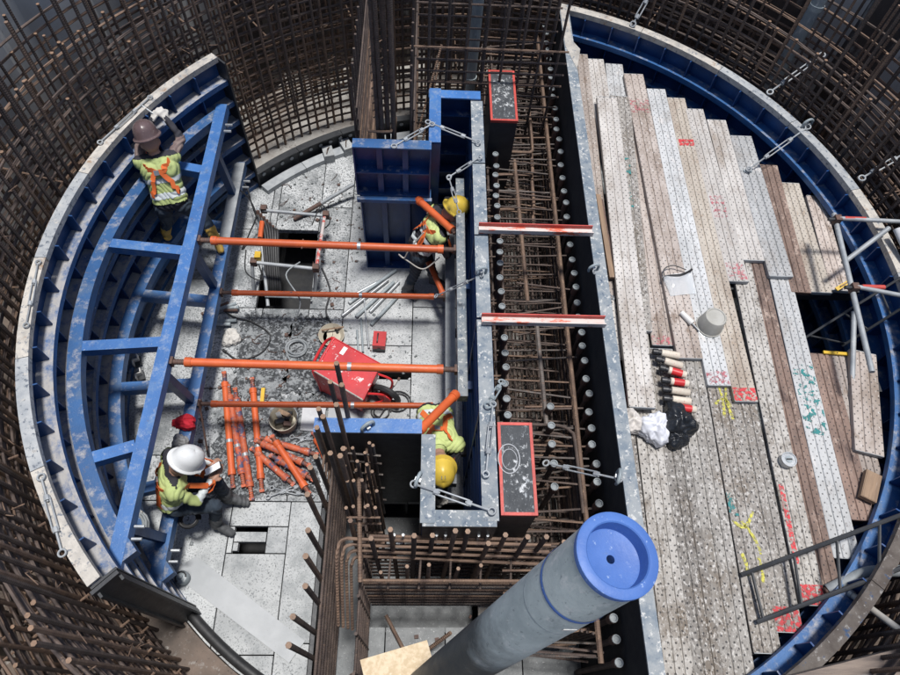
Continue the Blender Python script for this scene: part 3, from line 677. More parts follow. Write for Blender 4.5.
# ------------------------------------------------------------------ stub wall cages
def cage_pts(t, pts, z0, zt, r, m, ends=True):
    for x, y in pts:
        zz = round(zt + random.uniform(-0.15, 0.15), 1)
        o = bar('vertical_bar', (x, y, z0), (x + random.gauss(0, 0.012), y + random.gauss(0, 0.012), zz), r, m if isinstance(m, str) else random.choice(m), t, 8)
        if ends:
            e = put('bar_end', END, 'bar_end', o, (0, 0, round(zz - z0, 2))); e.scale = (r / 0.02, r / 0.02, 1)
nc = thing('rebar_column', 'tall dense bundle of starter bars rising behind the blue corner panels', 'rebar cage')
cage_pts(nc, [(-1.06, 1.60), (-1.0, 1.58), (-0.95, 1.62), (-0.90, 1.59), (-1.05, 1.72), (-0.91, 1.74), (-1.05, 1.84), (-0.90, 1.86), (-0.98, 1.92)], 0.0, 3.8, 0.021, ('rebar', 'rebar'))
for z in (0.4, 0.8, 1.2, 1.6, 1.95, 2.1):
    bent([(-1.16, 2.3, z), (-1.16, 1.8, z), (-1.155, 1.58, z), (-1.12, 1.545, z), (-0.95, 1.545, z), (-0.915, 1.58, z), (-0.91, 1.8, z), (-0.91, 2.3, z)], 0.014, 'rebar_brown', nc, 'stirrup')
for z in [2.2 + 0.09 * i for i in range(10)]: bar('stirrup', (-1.10, 1.63, z), (-0.98, 1.68, z + 0.05), 0.008, 'rebar_brown', nc, 5)
nw = thing('rebar_cage', 'rusty rebar cage of the stub wall behind the blue corner recess', 'rebar cage')
for x in (-0.72, -1.3):
    for i in range(11):
        y = 1.72 + i * 0.22
        bar('vertical_bar', (x, y, 0), (x, y, 2.6), 0.014, 'rebar', nw)
    for z in [0.15 + 0.15 * i for i in range(15)]: bar('long_bar', (x + 0.03, 1.70, z), (x + 0.03, 4.1, z), 0.011, random.choice(('rebar', 'rebar_brown')), nw)
for i in range(8):
    x = -0.55 + i * 0.2
    bar('vertical_bar', (x, 2.55, 0), (x, 2.55, 3.0), 0.015, 'rebar', nw)
    bar('vertical_bar', (x + 0.06, 3.3, 0), (x + 0.06, 3.3, 3.2), 0.018, 'rebar', nw)
for z in [0.12 + 0.15 * i for i in range(16)]:
    bar('long_bar', (-0.75, 2.53, z), (0.95, 2.53, z), 0.011, random.choice(('rebar', 'rebar_brown')), nw)
    bar('long_bar', (-0.7, 3.28, z), (0.95, 3.28, z), 0.011, 'rebar', nw)
for y0, z0, y1, z1 in ((2.6, 0.3, 3.6, 1.4), (2.5, 1.0, 3.2, 1.9)): bar('diagonal_bar', (-0.7, y0, z0), (-0.4, y1, z1), 0.014, 'rebar_brown', nw)

sc = thing('rebar_cage', 'rusty cage of starter bars with bright cut ends at the floor edge', 'rebar cage')
cage_pts(sc, [(-1.345, -1.55 - 0.19 * i) for i in range(11)], 0.0, 2.3, 0.021, ('rebar_brown', 'rebar'))
cage_pts(sc, [(-1.20, -1.35 - 0.02), (-1.17, -1.55), (-1.15, -1.75), (-1.12, -1.95), (-1.25, -1.42), (-1.10, -2.1), (-1.24, -1.82), (-1.22, -2.0)], 0.0, 2.55, 0.020, ('rebar_brown', 'rebar'))
cage_pts(sc, [(-1.14 + 0.055 * (i % 5) + 0.012 * (i // 5), -1.80 - 0.16 * (i // 5)) for i in range(20)], 0.0, 2.0, 0.014, ('rebar_brown', 'rebar', 'rebar_grey'))
for z in (0.5, 0.9, 1.3, 1.6, 1.8): bar('stirrup', (-1.16, -1.78, z), (-0.88, -1.80, z), 0.010, 'rebar_grey', sc, 5); bar('stirrup', (-1.12, -2.3, z), (-0.86, -2.3, z), 0.010, 'rebar_brown', sc, 5)
for i in range(8): bar('long_bar', (-1.31, -1.5, 0.1 + 0.19 * i), (-1.31, -3.8, 0.1 + 0.19 * i), 0.013, 'rebar', sc)
for i in range(7): bar('long_bar', (-1.02, -1.5, 0.1 + 0.21 * i), (-1.02, -3.75, 0.1 + 0.21 * i), 0.012, 'rebar', sc)
for i in range(8):
    bar('vertical_bar', (-1.02, -1.75 - 0.27 * i, 0), (-1.02, -1.75 - 0.27 * i, 1.5), 0.014, 'rebar', sc)
for z in [0.25 + 0.2 * i for i in range(8)]:
    bent([(-1.36, -1.9, z), (-1.36, -1.56, z), (-1.33, -1.50, z), (-1.28, -1.48, z), (-1.05, -1.48, z), (-1.02, -1.52, z), (-1.0, -1.9, z)], 0.012, 'rebar_brown', sc, 'stirrup')
for i in range(4):
    x = -1.20 + 0.03 * i; z = 1.62 - i * 0.1
    bent([(x, -3.0, z - 0.55), (x, -2.62, z - 0.1), (x + 0.01, -2.50 - i * 0.02, z), (x + 0.06, -2.43 - i * 0.025, z + 0.02), (x + 0.3, -2.43 - i * 0.025, z), (0.5, -2.46 - i * 0.03, z - 0.02)], 0.014, 'rebar_brown', sc)
MB().box2((-1.575, -3.85, -0.3), (-1.535, -1.75, -0.012)).build('edge_former', 'black_steel', sc)
bar('spreader_bar', (-1.08, -2.35, 1.9), (-1.10, -2.40, 0.2), 0.02, 'rebar_brown', sc)
bar('spreader_bar', (-1.06, -1.85, 1.75), (-1.0, -2.75, 1.62), 0.018, 'rebar_brown', sc)

sw = thing('rebar_cage', 'low rusty rebar wall with a row of upright bars behind the pale pipe', 'rebar cage')
cage_pts(sw, [(-0.90 + 0.145 * i, -2.50 + (0.03 if i % 2 else 0)) for i in range(12)], 0.0, 2.05, 0.020, ('rebar_brown', 'rebar'))
cage_pts(sw, [(-0.84 + 0.19 * i, -2.66) for i in range(5)], 0.0, 1.75, 0.015, 'rebar_brown')
for z in [0.10 + 0.17 * i for i in range(9)]:
    bar('long_bar', (-1.0, -2.71, z), (0.62, -2.71, z), 0.013, random.choice(('rebar_brown', 'rebar', 'rebar_grey')), sw)
    bar('long_bar', (-1.0, -2.44, z), (0.62, -2.44, z), 0.012, 'rebar', sw)
for i in range(6): bar('cross_bar', (-0.8 + 0.25 * i, -2.75, 1.3), (-0.78 + 0.25 * i, -2.38, 1.32), 0.010, 'rebar', sw)
for i in range(3):
    x = -0.75 + 0.33 * i
    MB().tube([(x, -2.42, 1.75), (x, -2.42, 1.45), (x + 0.07, -2.42, 1.45), (x + 0.07, -2.42, 1.75)], 0.012, 5).build('clip', 'galv', sw)
bar('spreader_bar', (-0.95, -2.40, 1.62), (0.30, -2.42, 1.62), 0.014, 'rebar_brown', sw)
bar('loose_bar', (-0.86, -2.80, 0.02), (-0.62, -3.2, 0.02), 0.018, 'rebar_brown', sw)
# south east end of the trench cage
se = thing('rebar_cage', 'close set rusty vertical bars below the blue pipe cap', 'rebar cage')
for i in range(12): bar('vertical_bar', (0.40 + i * 0.045, -2.95 - 0.01 * i, 0.0), (0.42 + i * 0.045, -2.97 - 0.01 * i, 1.2), 0.012, 'rebar', se)
for i in range(6): bar('long_bar', (0.36, -2.99, 0.15 + 0.19 * i), (0.93, -3.06, 0.15 + 0.19 * i), 0.011, 'rebar_brown', se)
bar('diagonal_bar', (-0.62, -3.22, 0.02), (-0.25, -3.0, 0.5), 0.018, 'rebar_brown', se)

# vertical pipes at the top of the picture
def up_pipe(a, b, r, m, label):
    t = thing('steel_pipe', label, 'pipe', a)
    d = Vector(b) - Vector(a)
    MB().tube([(0, 0, 0), d], r, 14).build('tube', m, t)
    n = d.normalized()
    for f in (0.3, 0.75): MB().tube([d * f - n * 0.03, d * f + n * 0.03], r * 1.13, 14).build('sleeve', m, t)
up_pipe((0.0, 3.62, 0.02), (0.02, 3.66, 3.6), 0.075, 'pipe_grey', 'dark grey upright steel pipe among the rebar behind the blue recess')
up_pipe((3.62, 3.02, 0.1), (3.78, 3.25, 3.4), 0.075, 'pipe_grey', 'grey upright steel pipe between rebar and rim outside the plank deck')

# ------------------------------------------------------------------ black boxouts with red edges
def boxout(label, x0, x1, y0, y1, zt, zb):
    t = thing('boxout', label, 'box', ((x0 + x1) / 2, (y0 + y1) / 2, zb))
    hx, hy, h = (x1 - x0) / 2, (y1 - y0) / 2, zt - zb
    MB().box2((-hx, -hy, 0), (hx, hy, h - 0.012)).build('body', 'black_steel', t)
    MB().box2((-hx + 0.018, -hy + 0.018, h - 0.012), (hx - 0.018, hy - 0.018, h - 0.002)).build('top_plate', 'chalk_black', t)
    for a, b in (((-hx - 0.006, -hy - 0.006), (-hx + 0.018, hy + 0.006)), ((hx - 0.018, -hy - 0.006), (hx + 0.006, hy + 0.006)),
                 ((-hx + 0.019, -hy - 0.006), (hx - 0.019, -hy + 0.018)), ((-hx + 0.019, hy - 0.018), (hx - 0.019, hy + 0.006))):
        MB().box2((*a, h - 0.03), (*b, h + 0.004)).build('edge_strip', 'red_edge', t)
    return t
b1 = boxout('black boxout with red edges standing high between pipe and plank deck', 0.135, 0.42, 1.93, 2.72, 1.95, 0.0)
b2 = boxout('black boxout with red edges and chalk circle near the pale pipe', 0.065, 0.335, -2.32, -1.58, 2.0, 0.0)
ring = [(0.02 + 0.085 * math.cos(k * PI / 18), 0.12 + 0.12 * math.sin(k * PI / 18), 2.003) for k in range(36)]
MB().tube([(x - 0.08, y - 0.05, z) for x, y, z in ring], 0.004, 4, closed=True).build('chalk_line', 'cloth_white', b2)
MB().tube([(x * 0.7 - 0.07, y * 0.7 - 0.02, z) for x, y, z in ring], 0.003, 4, closed=True).build('chalk_line', 'cloth_white', b2)
for b, r in ((b1, ((-0.1, 0.1, -0.2, 0.25),)), (b2, ((-0.05, 0.09, -0.2, 0.2),))):
    for x0, x1, y0, y1 in r: MB().poly([(x0, y0, (1.952 if b is b1 else 2.001)), (x1, y0, (1.952 if b is b1 else 2.001)), (x1, y1, (1.952 if b is b1 else 2.001)), (x0, y1, (1.952 if b is b1 else 2.001))], [(0, 1, 2, 3)]).build('chalk_marks', 'chalk', b)

# red and white channels across the trench
def channel(y, label, rot):
    t = thing('steel_channel', label, 'channel', (0.50, y, 2.024), rz=rot)
    ln = 0.545
    MB().box2((-ln, -0.045, 0.0), (ln, 0.045, 0.010)).build('web', 'paint_channel', t)
    MB().box2((-ln, 0.035, 0.0105), (ln, 0.045, 0.055)).build('flange', 'red_edge', t)
    MB().box2((-ln, -0.045, 0.0105), (ln, -0.035, 0.055)).build('flange', 'paint_channel', t)
mat('paint_channel', (0.60, 0.53, 0.49), (0.52, 0.44, 0.40), rough=0.6, scale=6, specks=(6, 0.52, 0.58, (0.62, 0.12, 0.06)), specks2=(18, 0.60, 0.68, (0.40, 0.16, 0.10)), stretch=(0.6, 2, 1))
channel(0.375, 'red and white steel channel across the trench near the harnessed worker', 0.0)
channel(-0.63, 'red and white steel channel across the trench, closer to the chalked boxout', 0.0)

# ------------------------------------------------------------------ orange props
def prop(name, label, a, b, r=0.038, m='orange', group=None, screw=0.16, sm='rust_dark'):
    a, b = Vector(a), Vector(b)
    ln = (b - a).length
    t = thing(name, label, 'prop', a, group)
    orient(t, a, b)
    MB().tube([(0, 0, screw), (0, 0, ln - screw)], r, 14).build('tube', m, t)
    MB().tube([(0, 0, 0.02), (0, 0, screw + 0.05)], r * 0.62, 10).build('spindle', sm, t)
    MB().tube([(0, 0, ln - screw - 0.05), (0, 0, ln - 0.02)], r * 0.62, 10).build('spindle', sm, t)
    for k_ in range(5):
        for zq in (0.04 + k_ * (screw - 0.06) / 5, ln - 0.04 - k_ * (screw - 0.06) / 5): MB().tube([(0, 0, zq), (0, 0, zq + 0.007)], r * 0.70, 10).build('thread', 'rust_dark', t)
    for z in (screw, ln - screw): MB().tube([(0, 0, z - 0.03), (0, 0, z + 0.03)], r * 1.18, 14).build('collar', m, t)
    for z in (0.0, ln - 0.025): MB().box((0, 0, z + 0.012), ((0.075, 0.075, 0.025) if ln > 1.5 else (0.05, 0.028, 0.03))).build('end_plate', sm, t)
    if ln > 1.2:
        MB().tube([(0, 0, ln * 0.62 - 0.018), (0, 0, ln * 0.62 + 0.018)], r * 1.06, 14).build('band', 'galv', t)
    MB().tube([(-r * 1.5, 0, ln * 0.4), (r * 1.5, 0, ln * 0.4)], 0.008, 6).build('pin', 'rust_dark', t)
    return t
prop('steel_strut', 'upper orange steel strut ending beside the harnessed worker', (-2.868, 0.60, 1.45), (-0.228, 0.56, 1.45), 0.040)
prop('steel_strut', 'lower orange steel strut over the open shaft in the floor', (-2.868, 0.56, 0.53), (-0.302, 0.57, 0.53), 0.032)
prop('steel_strut', 'upper orange steel strut passing over the red tub', (-2.868, -0.80, 1.45), (-0.228, -0.83, 1.45), 0.040)
prop('steel_strut', 'lower orange steel strut passing over the tan bucket', (-2.868, -0.82, 0.53), (-0.302, -0.80, 0.53), 0.032)
prop('diagonal_strut', 'short diagonal orange strut from blue panel lip over harnessed worker shoulder', at(415, 197, 1.33), (-0.226, 0.82, 1.40), 0.040, screw=0.08)
prop('diagonal_strut', 'short diagonal orange strut low down at the harnessed worker knee', at(428, 260, 0.50), (-0.305, 0.60, 0.46), 0.034, screw=0.06)
prop('diagonal_strut', 'short diagonal orange strut over the back of the crouching worker', at(417, 433, 1.72), (-0.226, -1.07, 1.47), 0.040, screw=0.06)
LOOSE = (  # ends in the picture, both lying on the floor
    ((224, 372), (233, 488)), ((228, 385), (244, 487)), ((235, 388), (252, 500)), ((252, 378), (262, 492)),
    ((251, 448), (294, 485)), ((255, 440), (310, 466)), ((271, 434), (309, 493)), ((258, 437), (318, 455)), ((270, 455), (314, 480)), ((313, 432), (330, 466)))
for i, (p, q) in enumerate(LOOSE):
    z = 0.10 if i in (5, 8) else (0.16 if i == 6 else 0.045)
    a, b = at(*p, z), at(*q, z)
    if i == 6: a.z = 0.12; b.z = 0.12
    grp = i < 4
    prop('loose_prop', 'worn orange adjustable prop lying flat in the upright row on the dark mats' if grp else 'worn orange adjustable prop in the criss-cross heap on the dark mats',
         a, b, 0.036, 'orange_worn' if i % 3 else 'orange', 'props lying in a row' if grp else 'props in a heap', screw=0.17 if grp else 0.12, sm='orange_worn')

# ------------------------------------------------------------------ turnbuckles
def turnbuckle(label, a, b, s=1.0, m='galv_dull'):
    s *= 0.8
    a, b = Vector(a), Vector(b)
    ln = (b - a).length
    t = thing('turnbuckle', label, 'turnbuckle', a); orient(t, a, b)
    c = ln / 2; h = min(0.17, ln * 0.24) * s
    MB().tube([(0, 0, 0.02), (0, 0, c - h + 0.03)], 0.010 * s, 7).build('rod', m, t)
    MB().tube([(0, 0, c + h - 0.03), (0, 0, ln - 0.02)], 0.010 * s, 7).build('rod', m, t)
    bd = MB()
    for x in (-0.022 * s, 0.022 * s): bd.tube([(x, 0, c - h), (x, 0, c + h)], 0.008 * s, 6)
    bd.tube([(0, 0, c - h - 0.02), (0, 0, c - h + 0.02)], 0.026 * s, 8); bd.tube([(0, 0, c + h - 0.02), (0, 0, c + h + 0.02)], 0.026 * s, 8)
    bd.build('body', m, t)
    for z, sg in ((0.0, 1), (ln, -1)):
        rg = [(0.030 * s * math.cos(k * PI / 6), 0, z + 0.030 * s * math.sin(k * PI / 6)) for k in range(12)]
        MB().tube(rg, 0.009 * s, 6, closed=True).build('eye', m, t)
    return t
turnbuckle('galvanised turnbuckle lying along the pale rim above the brown helmet', at(100, 142, 2.04), at(150, 97, 2.04), 1.0)
turnbuckle('galvanised turnbuckle lying on the pale rim beside the upper cross beams', at(26, 325, 2.04), at(38, 262, 2.04), 0.9)
turnbuckle('long galvanised turnbuckle on the rim near the end of the left formwork', at(41, 477, 2.04), at(62, 553, 2.04), 1.1)
turnbuckle('galvanised turnbuckle from the upper blue panel to the recess corner', at(394, 146, 2.10), at(432, 124, 2.08), 1.1)
turnbuckle('galvanised turnbuckle hanging across the mouth of the blue recess', at(428, 122, 2.07), at(478, 142, 2.04), 1.1)
turnbuckle('galvanised turnbuckle from the trench form down towards the harnessed worker', at(480, 157, 2.04), at(449, 177, 1.9), 1.0)
turnbuckle('thin galvanised turnbuckle hanging in front of the yellow helmet worker', at(449, 178, 1.9), at(459, 212, 1.7), 0.9)
turnbuckle('galvanised turnbuckle between lower strut end and trench form flange', at(436, 296, 1.52), at(482, 275, 2.04), 0.9)
turnbuckle('long galvanised turnbuckle across the gap in front of the crouching worker', at(414, 484, 2.03), at(492, 511, 2.04), 1.1)
turnbuckle('galvanised turnbuckle from trench cage to the straight edge of the deck', at(546, 463, 1.7), at(619, 479, 2.06), 1.1)
turnbuckle('galvanised turnbuckle lying along the trench flange beside the chalked boxout', at(493, 404, 2.05), at(486, 474, 2.05), 1.0)
turnbuckle('blue grey turnbuckle by the trench flange above the chalked boxout', at(502, 382, 1.9), at(488, 405, 2.04), 1.2, 'pipe_grey')
turnbuckle('galvanised turnbuckle from deck plank up to the curved rim', at(749, 169, 1.74), at(808, 127, 2.05), 1.1)
turnbuckle('small galvanised turnbuckle hooked over the deck edge by the timber strip', at(594, 272, 2.05), at(613, 298, 1.72), 0.8)
turnbuckle('pale turnbuckle slung between rim and rebar beyond the deck', at(862, 178, 2.05), at(905, 153, 2.2), 1.3)
turnbuckle('pale turnbuckle standing up at the rim corner by the trench head', at(633, 24, 2.05), at(650, -6, 2.3), 1.3)
turnbuckle('pale turnbuckle between rim and grey upright pipe outside the deck', at(770, 92, 2.05), at(822, 55, 2.3), 1.3)
def clamp(label, pos, rot=0.0, s=1.0):
    t = thing('hook_clamp', label, 'clamp', pos, rz=rot)
    MB().tube(smooth_path([(-0.05 * s, 0, 0.0), (-0.05 * s, 0, 0.06 * s), (0, 0, 0.09 * s), (0.05 * s, 0, 0.06 * s), (0.05 * s, 0, -0.03 * s)], 5), 0.014 * s, 7).build('hook', 'pipe_grey', t)
    MB().box((0, 0, 0.02 * s), (0.03 * s, 0.05 * s, 0.05 * s)).build('jaw', 'galv', t)
clamp('steel hook clamp on top edge of the recess panel', at(368, 428, 2.01), 0.6, 1.0)
clamp('steel hook clamp on the recess flange by the yellow helmet', at(418, 481, 2.01), 1.2, 1.0)
clamp('steel hook clamp on the straight deck edge', at(617, 478, 2.03), 1.3, 1.0)
clamp('steel hook clamp on the curved rim by the deck turnbuckle', at(806, 126, 2.03), 0.3, 1.0)
clamp('steel hook clamp on the trench flange below the red channel', at(481, 273, 2.03), 0.3, 0.9)
clamp('steel hook clamp on the deck edge by the timber strip', at(593, 270, 2.03), 0.3, 0.9)

# ------------------------------------------------------------------ deck planks
def plank_mesh(ln, wd):
    h = 0.045; g = 0.011
    prof = [(-wd / 2, -h), (-wd / 2, -0.004), (-wd / 2 + 0.004, 0), (-wd / 6 - 0.009, 0), (-wd / 6 - 0.004, -g), (-wd / 6 + 0.004, -g), (-wd / 6 + 0.009, 0),
            (wd / 6 - 0.009, 0), (wd / 6 - 0.004, -g), (wd / 6 + 0.004, -g), (wd / 6 + 0.009, 0), (wd / 2 - 0.004, 0), (wd / 2, -0.004), (wd / 2, -h)]
    n = len(prof); vs = [(x, y, z) for y in (-ln / 2, ln / 2) for x, z in prof]
    fs = [(i, i + 1, n + i + 1, n + i) for i in range(n - 1)] + [(n - 1, 0, n, 2 * n - 1), tuple(reversed(range(n))), tuple(n + i for i in range(n))]
    return MB().poly(vs, [tuple(reversed(f)) for f in fs]).mesh('plank_body')
PI_ = [0]
def plank(label, p, q, lvl, m, wd=0.25, marks=(), group=None):
    PI_[0] += 1; wd *= 0.955
    z = (1.643, 1.693, 1.742)[lvl] + 0.0032 * (PI_[0] % 3)
    a, b = at(*q, z), at(*p, z)          # a: south end, b: north end
    d = b - a; ln = d.length
    t = thing('scaffold_plank', label, 'plank', (a + b) / 2, group, math.atan2(-d.x, d.y))
    put('plank_body', plank_mesh(ln, wd), m, t)
    for s in (-1, 1):
        MB().box2((-wd / 2 + 0.004, s * (ln / 2 + 0.001), -0.043), (wd / 2 - 0.004, s * (ln / 2 + 0.006), -0.001)).build('end_cap', 'galv_dull' if m != 'plank_brown' else 'rust_dark', t)
    for mk in marks:
        if mk[1] == 'stroke':
            for ln_ in mk[2]:
                pv = [Vector((x * wd, -ln / 2 + yy, 0.003)) for x, yy in ln_]
                pv = smooth_path(pv, 4); vs_ = []
                for i_, q_ in enumerate(pv):
                    tg = (pv[min(i_ + 1, len(pv) - 1)] - pv[max(i_ - 1, 0)]).normalized(); sd = Vector((-tg.y, tg.x, 0)) * mk[3] * random.uniform(0.7, 1.2); vs_ += [q_ - sd, q_ + sd]
                MB().poly(vs_, [(2 * i_ + 1, 2 * i_, 2 * i_ + 2, 2 * i_ + 3) for i_ in range(len(pv) - 1)]).build('paint_stroke', mk[0], t)
            continue
        #                   # (material, y0, y1, x0, x1) measured from the south end, x in plank widths
        pm_, y0, y1, x0, x1 = mk
        MB().poly([(x0 * wd, -ln / 2 + y0, 0.0022), (x1 * wd, -ln / 2 + y0, 0.0022), (x1 * wd, -ln / 2 + y1, 0.0022), (x0 * wd, -ln / 2 + y1, 0.0022)], [(0, 1, 2, 3)]).build('paint_mark', pm_, t)
    return t
EA = ('paint_pink', 0.0, 0.10, -0.48, 0.48)
ER = ('paint_red', 0.0, 0.13, -0.48, 0.48)
UPG = 'upper deck planks'; LOG = 'lower deck planks'
U0 = 'pale perforated steel plank in the upper layer of the deck'
plank('off-white perforated plank tucked under the straight deck rim at the trench head', (579, 54), (605, 298), 0, 'plank_pink', 0.225)
plank('short off-white perforated plank with pink end beside the white rag bundle', (606, 300), (621, 404), 0, 'plank_white', 0.19, (EA,))
plank('off-white perforated plank beside the timber strip', (595, 59), (626, 250), 0, 'plank_white', 0.225)
plank('bluish white perforated plank half hidden under the doubled planks', (614, 64), (622, 130), 0, 'plank_blue', 0.225)
plank('clean white perforated plank lying on top of the others above the rag bundle', (607, 97), (642.5, 407), 2, 'plank_white', 0.25)
plank('perforated plank with a brown stain and teal paint drips', (620, 96), (640, 330), 1, 'plank_grey', 0.25, (('paint_teal', 1.45, 2.2, -0.1, 0.2),))
plank('pinkish white perforated plank with pink end above the row of paint cans', (628, 110), (664.5, 345), 0, 'plank_pink', 0.245, (EA,))
plank('pale plank with faded red north end and brown stain under the clear visor', (633.5, 74), (690.5, 358), 1, 'plank_pink', 0.25, (('paint_pink', 3.2, 3.42, -0.48, 0.48),))
plank('pale perforated plank with pink south end beside the upturned bucket', (656, 89), (720, 385), 1, 'plank_blue', 0.235, (('paint_pink', 0.0, 0.14, -0.48, 0.48),))
plank('perforated plank with red paint on both ends', (676, 98), (746.5, 401), 1, 'plank_cream', 0.225, (ER, ('paint_red', 3.12, 3.22, -0.4, 0.4)))
plank('white plank with pink smears between the red ended plank and the stepped planks', (694.5, 109), (739, 281), 1, 'plank_white', 0.22, (('paint_pink', 0.02, 0.22, -0.45, 0.45), ('paint_pink', 0.8, 1.1, -0.4, 0.3)))
plank('pale pinkish plank, the shorter one of the two stepped planks', (716.5, 120), (754, 260), 1, 'plank_white', 0.235)
plank('bluish plank under the deck turnbuckle, the longer of the stepped planks', (741, 136), (781.5, 276), 1, 'plank_blue', 0.26)
plank('rusty brown plank with dark wet stain north of the opening', (768.5, 165), (801.5, 292), 0, 'plank_brown', 0.215)
plank('cream plank with worn edges next to the scaffold tube', (789.5, 183), (822, 292), 0, 'plank_cream', 0.235)
plank('narrow brownish plank half under the scaffold tube', (815, 196), (841, 290), 0, 'plank_pink', 0.20)
plank('grey weathered plank beside the straight deck rim below the bags', (615, 360), (652, 690), 0, 'plank_grey', 0.22)
plank('grey weathered plank running out below the black bag', (636, 330), (682, 690), 0, 'plank_worn', 0.235)
plank('dirty brown grey plank under the paint cans', (661, 349), (712, 690), 0, 'plank_grey', 0.235)
plank('light weathered plank with rust blotches along the deck gap', (684, 330), (742, 690), 0, 'plank_worn', 0.255)
plank('grey plank sprayed with yellow marks on both halves', (715, 365), (768, 653), 0, 'plank_grey', 0.225, (('paint_yellow', 'stroke', (((-0.3, 2.02), (0.1, 2.08), (0.35, 2.0)), ((-0.1, 2.25), (0.05, 2.1), (0.0, 1.9)), ((0.3, 2.2), (0.2, 2.05), (0.35, 1.88))), 0.012), ('paint_yellow', 'stroke', (((-0.45, 0.98), (0.0, 0.93), (0.42, 1.06)), ((-0.1, 0.98), (0.25, 0.86), (0.45, 0.72)), ((-0.3, 0.72), (-0.2, 0.62), (-0.25, 0.55)), ((0.3, 0.7), (0.35, 0.6), (0.3, 0.5))), 0.013), ('paint_teal', 1.02, 1.22, -0.5, -0.15)))
plank('speckled grey plank with red block at its south end', (737, 365), (790, 632), 0, 'plank_grey', 0.225, (('paint_red', 0.0, 0.18, -0.48, 0.48),))
plank('long speckled grey plank with a red stripe under the rusty ladder', (741, 262), (814, 605), 0, 'plank_worn', 0.215, (('paint_red', 0.0, 0.15, -0.48, 0.48), ('paint_red', 0.3, 0.95, -0.42, -0.22)))
plank('long rusty brown plank running between grey planks', (751, 244), (829, 588), 0, 'plank_brown', 0.205)
plank('long grey plank with teal paint patches', (777, 262), (847.5, 558), 0, 'plank_blue', 0.235, (('paint_teal', 1.05, 1.75, -0.45, 0.45),))
plank('brown plank south of the opening beside the teal painted plank', (821, 354), (864, 520), 0, 'plank_brown', 0.215)
plank('short pinkish brown plank under the loose end plank', (841, 354), (872, 476), 0, 'plank_pink', 0.195)
plank('loose brownish plank lying askew on the deck edge', (863, 352), (870, 453), 1, 'plank_pink', 0.26)

# ------------------------------------------------------------------ things on the deck
t = thing('timber_strip', 'narrow weathered timber strip lying in the gap between deck planks', 'timber', at(606, 236, 1.70))
a, b = at(598, 195, 1.705) - t.location, at(612, 278, 1.705) - t.location
MB().beam(a, b, 0.05, 0.03).build('strip', 'timber', t); MB().beam(a * 0.9 + Vector((0.035, 0, -0.01)), b * 0.95 + Vector((0.035, 0, -0.01)), 0.018, 0.02).build('splinter', 'rust_dark', t)

bk = thing('upturned_bucket', 'grey cement-stained bucket upside down on the deck', 'bucket', at(709, 326, 1.692))
bk.rotation_euler = (0, 0, 0.3); bk.scale = (0.84, 0.84, 0.84)
MB().lathe([(0.148, 0), (0.152, 0.004), (0.152, 0.018), (0.143, 0.022), (0.118, 0.20), (0.112, 0.206), (0.10, 0.206), (0.096, 0.198), (0.0, 0.198)], 28, True, False).build('shell', 'bucket_grey', bk)
MB().tube([(0.160 * math.cos(k * PI / 10), 0.160 * math.sin(k * PI / 10), 0.012 + 0.02 * math.sin(k * PI / 10)) for k in range(10, 21)], 0.005, 5).build('wire_handle', 'galv', bk)
t = thing('trowel', 'small trowel with white handle lying against the upturned bucket', 'trowel', at(687, 320, 1.70))
d = at(696, 329, 1.70) - at(683, 316, 1.70)
MB().tube([Vector((0, 0, 0.02)) - d * 0.5, Vector((0, 0, 0.02)) + d * 0.35], [0.026, 0.032], 10).build('handle', 'white_plastic', t)
MB().tube([Vector((0, 0, 0.02)) + d * 0.35, Vector((0, 0, 0.012)) + d * 0.9], 0.008, 6).build('shank', 'galv', t)

vz = thing('face_shield', 'clear face shield with black headband lying on the deck', 'face shield', at(678, 282, 1.692), rz=0.15)
W_ = 0.14
rows = []
for j, (yy, zz) in enumerate(((-0.16, 0.012), (-0.08, 0.05), (0.0, 0.065), (0.06, 0.06))):
    rows.append([(W_ * math.cos(R(180 - k * 20)) * (0.95 + 0.05 * j), yy, 0.004 + zz * (0.35 + 0.65 * math.sin(R(k * 20)))) for k in range(10)])
vs = [p for r_ in rows for p in r_]; nv = len(vs)
vs += [(x, y, z + 0.003) for x, y, z in vs]
fs = [(j * 10 + k, j * 10 + k + 1, (j + 1) * 10 + k + 1, (j + 1) * 10 + k) for j in range(3) for k in range(9)]
MB().poly(vs, [tuple(reversed(f)) for f in fs] + [tuple(i + nv for i in f) for f in fs], True).build('visor', 'clear_visor', vz)
MB().tube(smooth_path([(-0.15, 0.03, 0.02), (-0.12, 0.055, 0.04), (0, 0.03, 0.075), (0.11, 0.07, 0.05), (0.17, 0.11, 0.03)], 5), 0.013, 6).build('headband', 'black_plastic', vz)
MB().tube(smooth_path([(-0.13, 0.05, 0.03), (-0.12, 0.13, 0.05), (-0.02, 0.16, 0.06), (0.10, 0.10, 0.05)], 5), 0.006, 6).build('strap', 'black_plastic', vz)

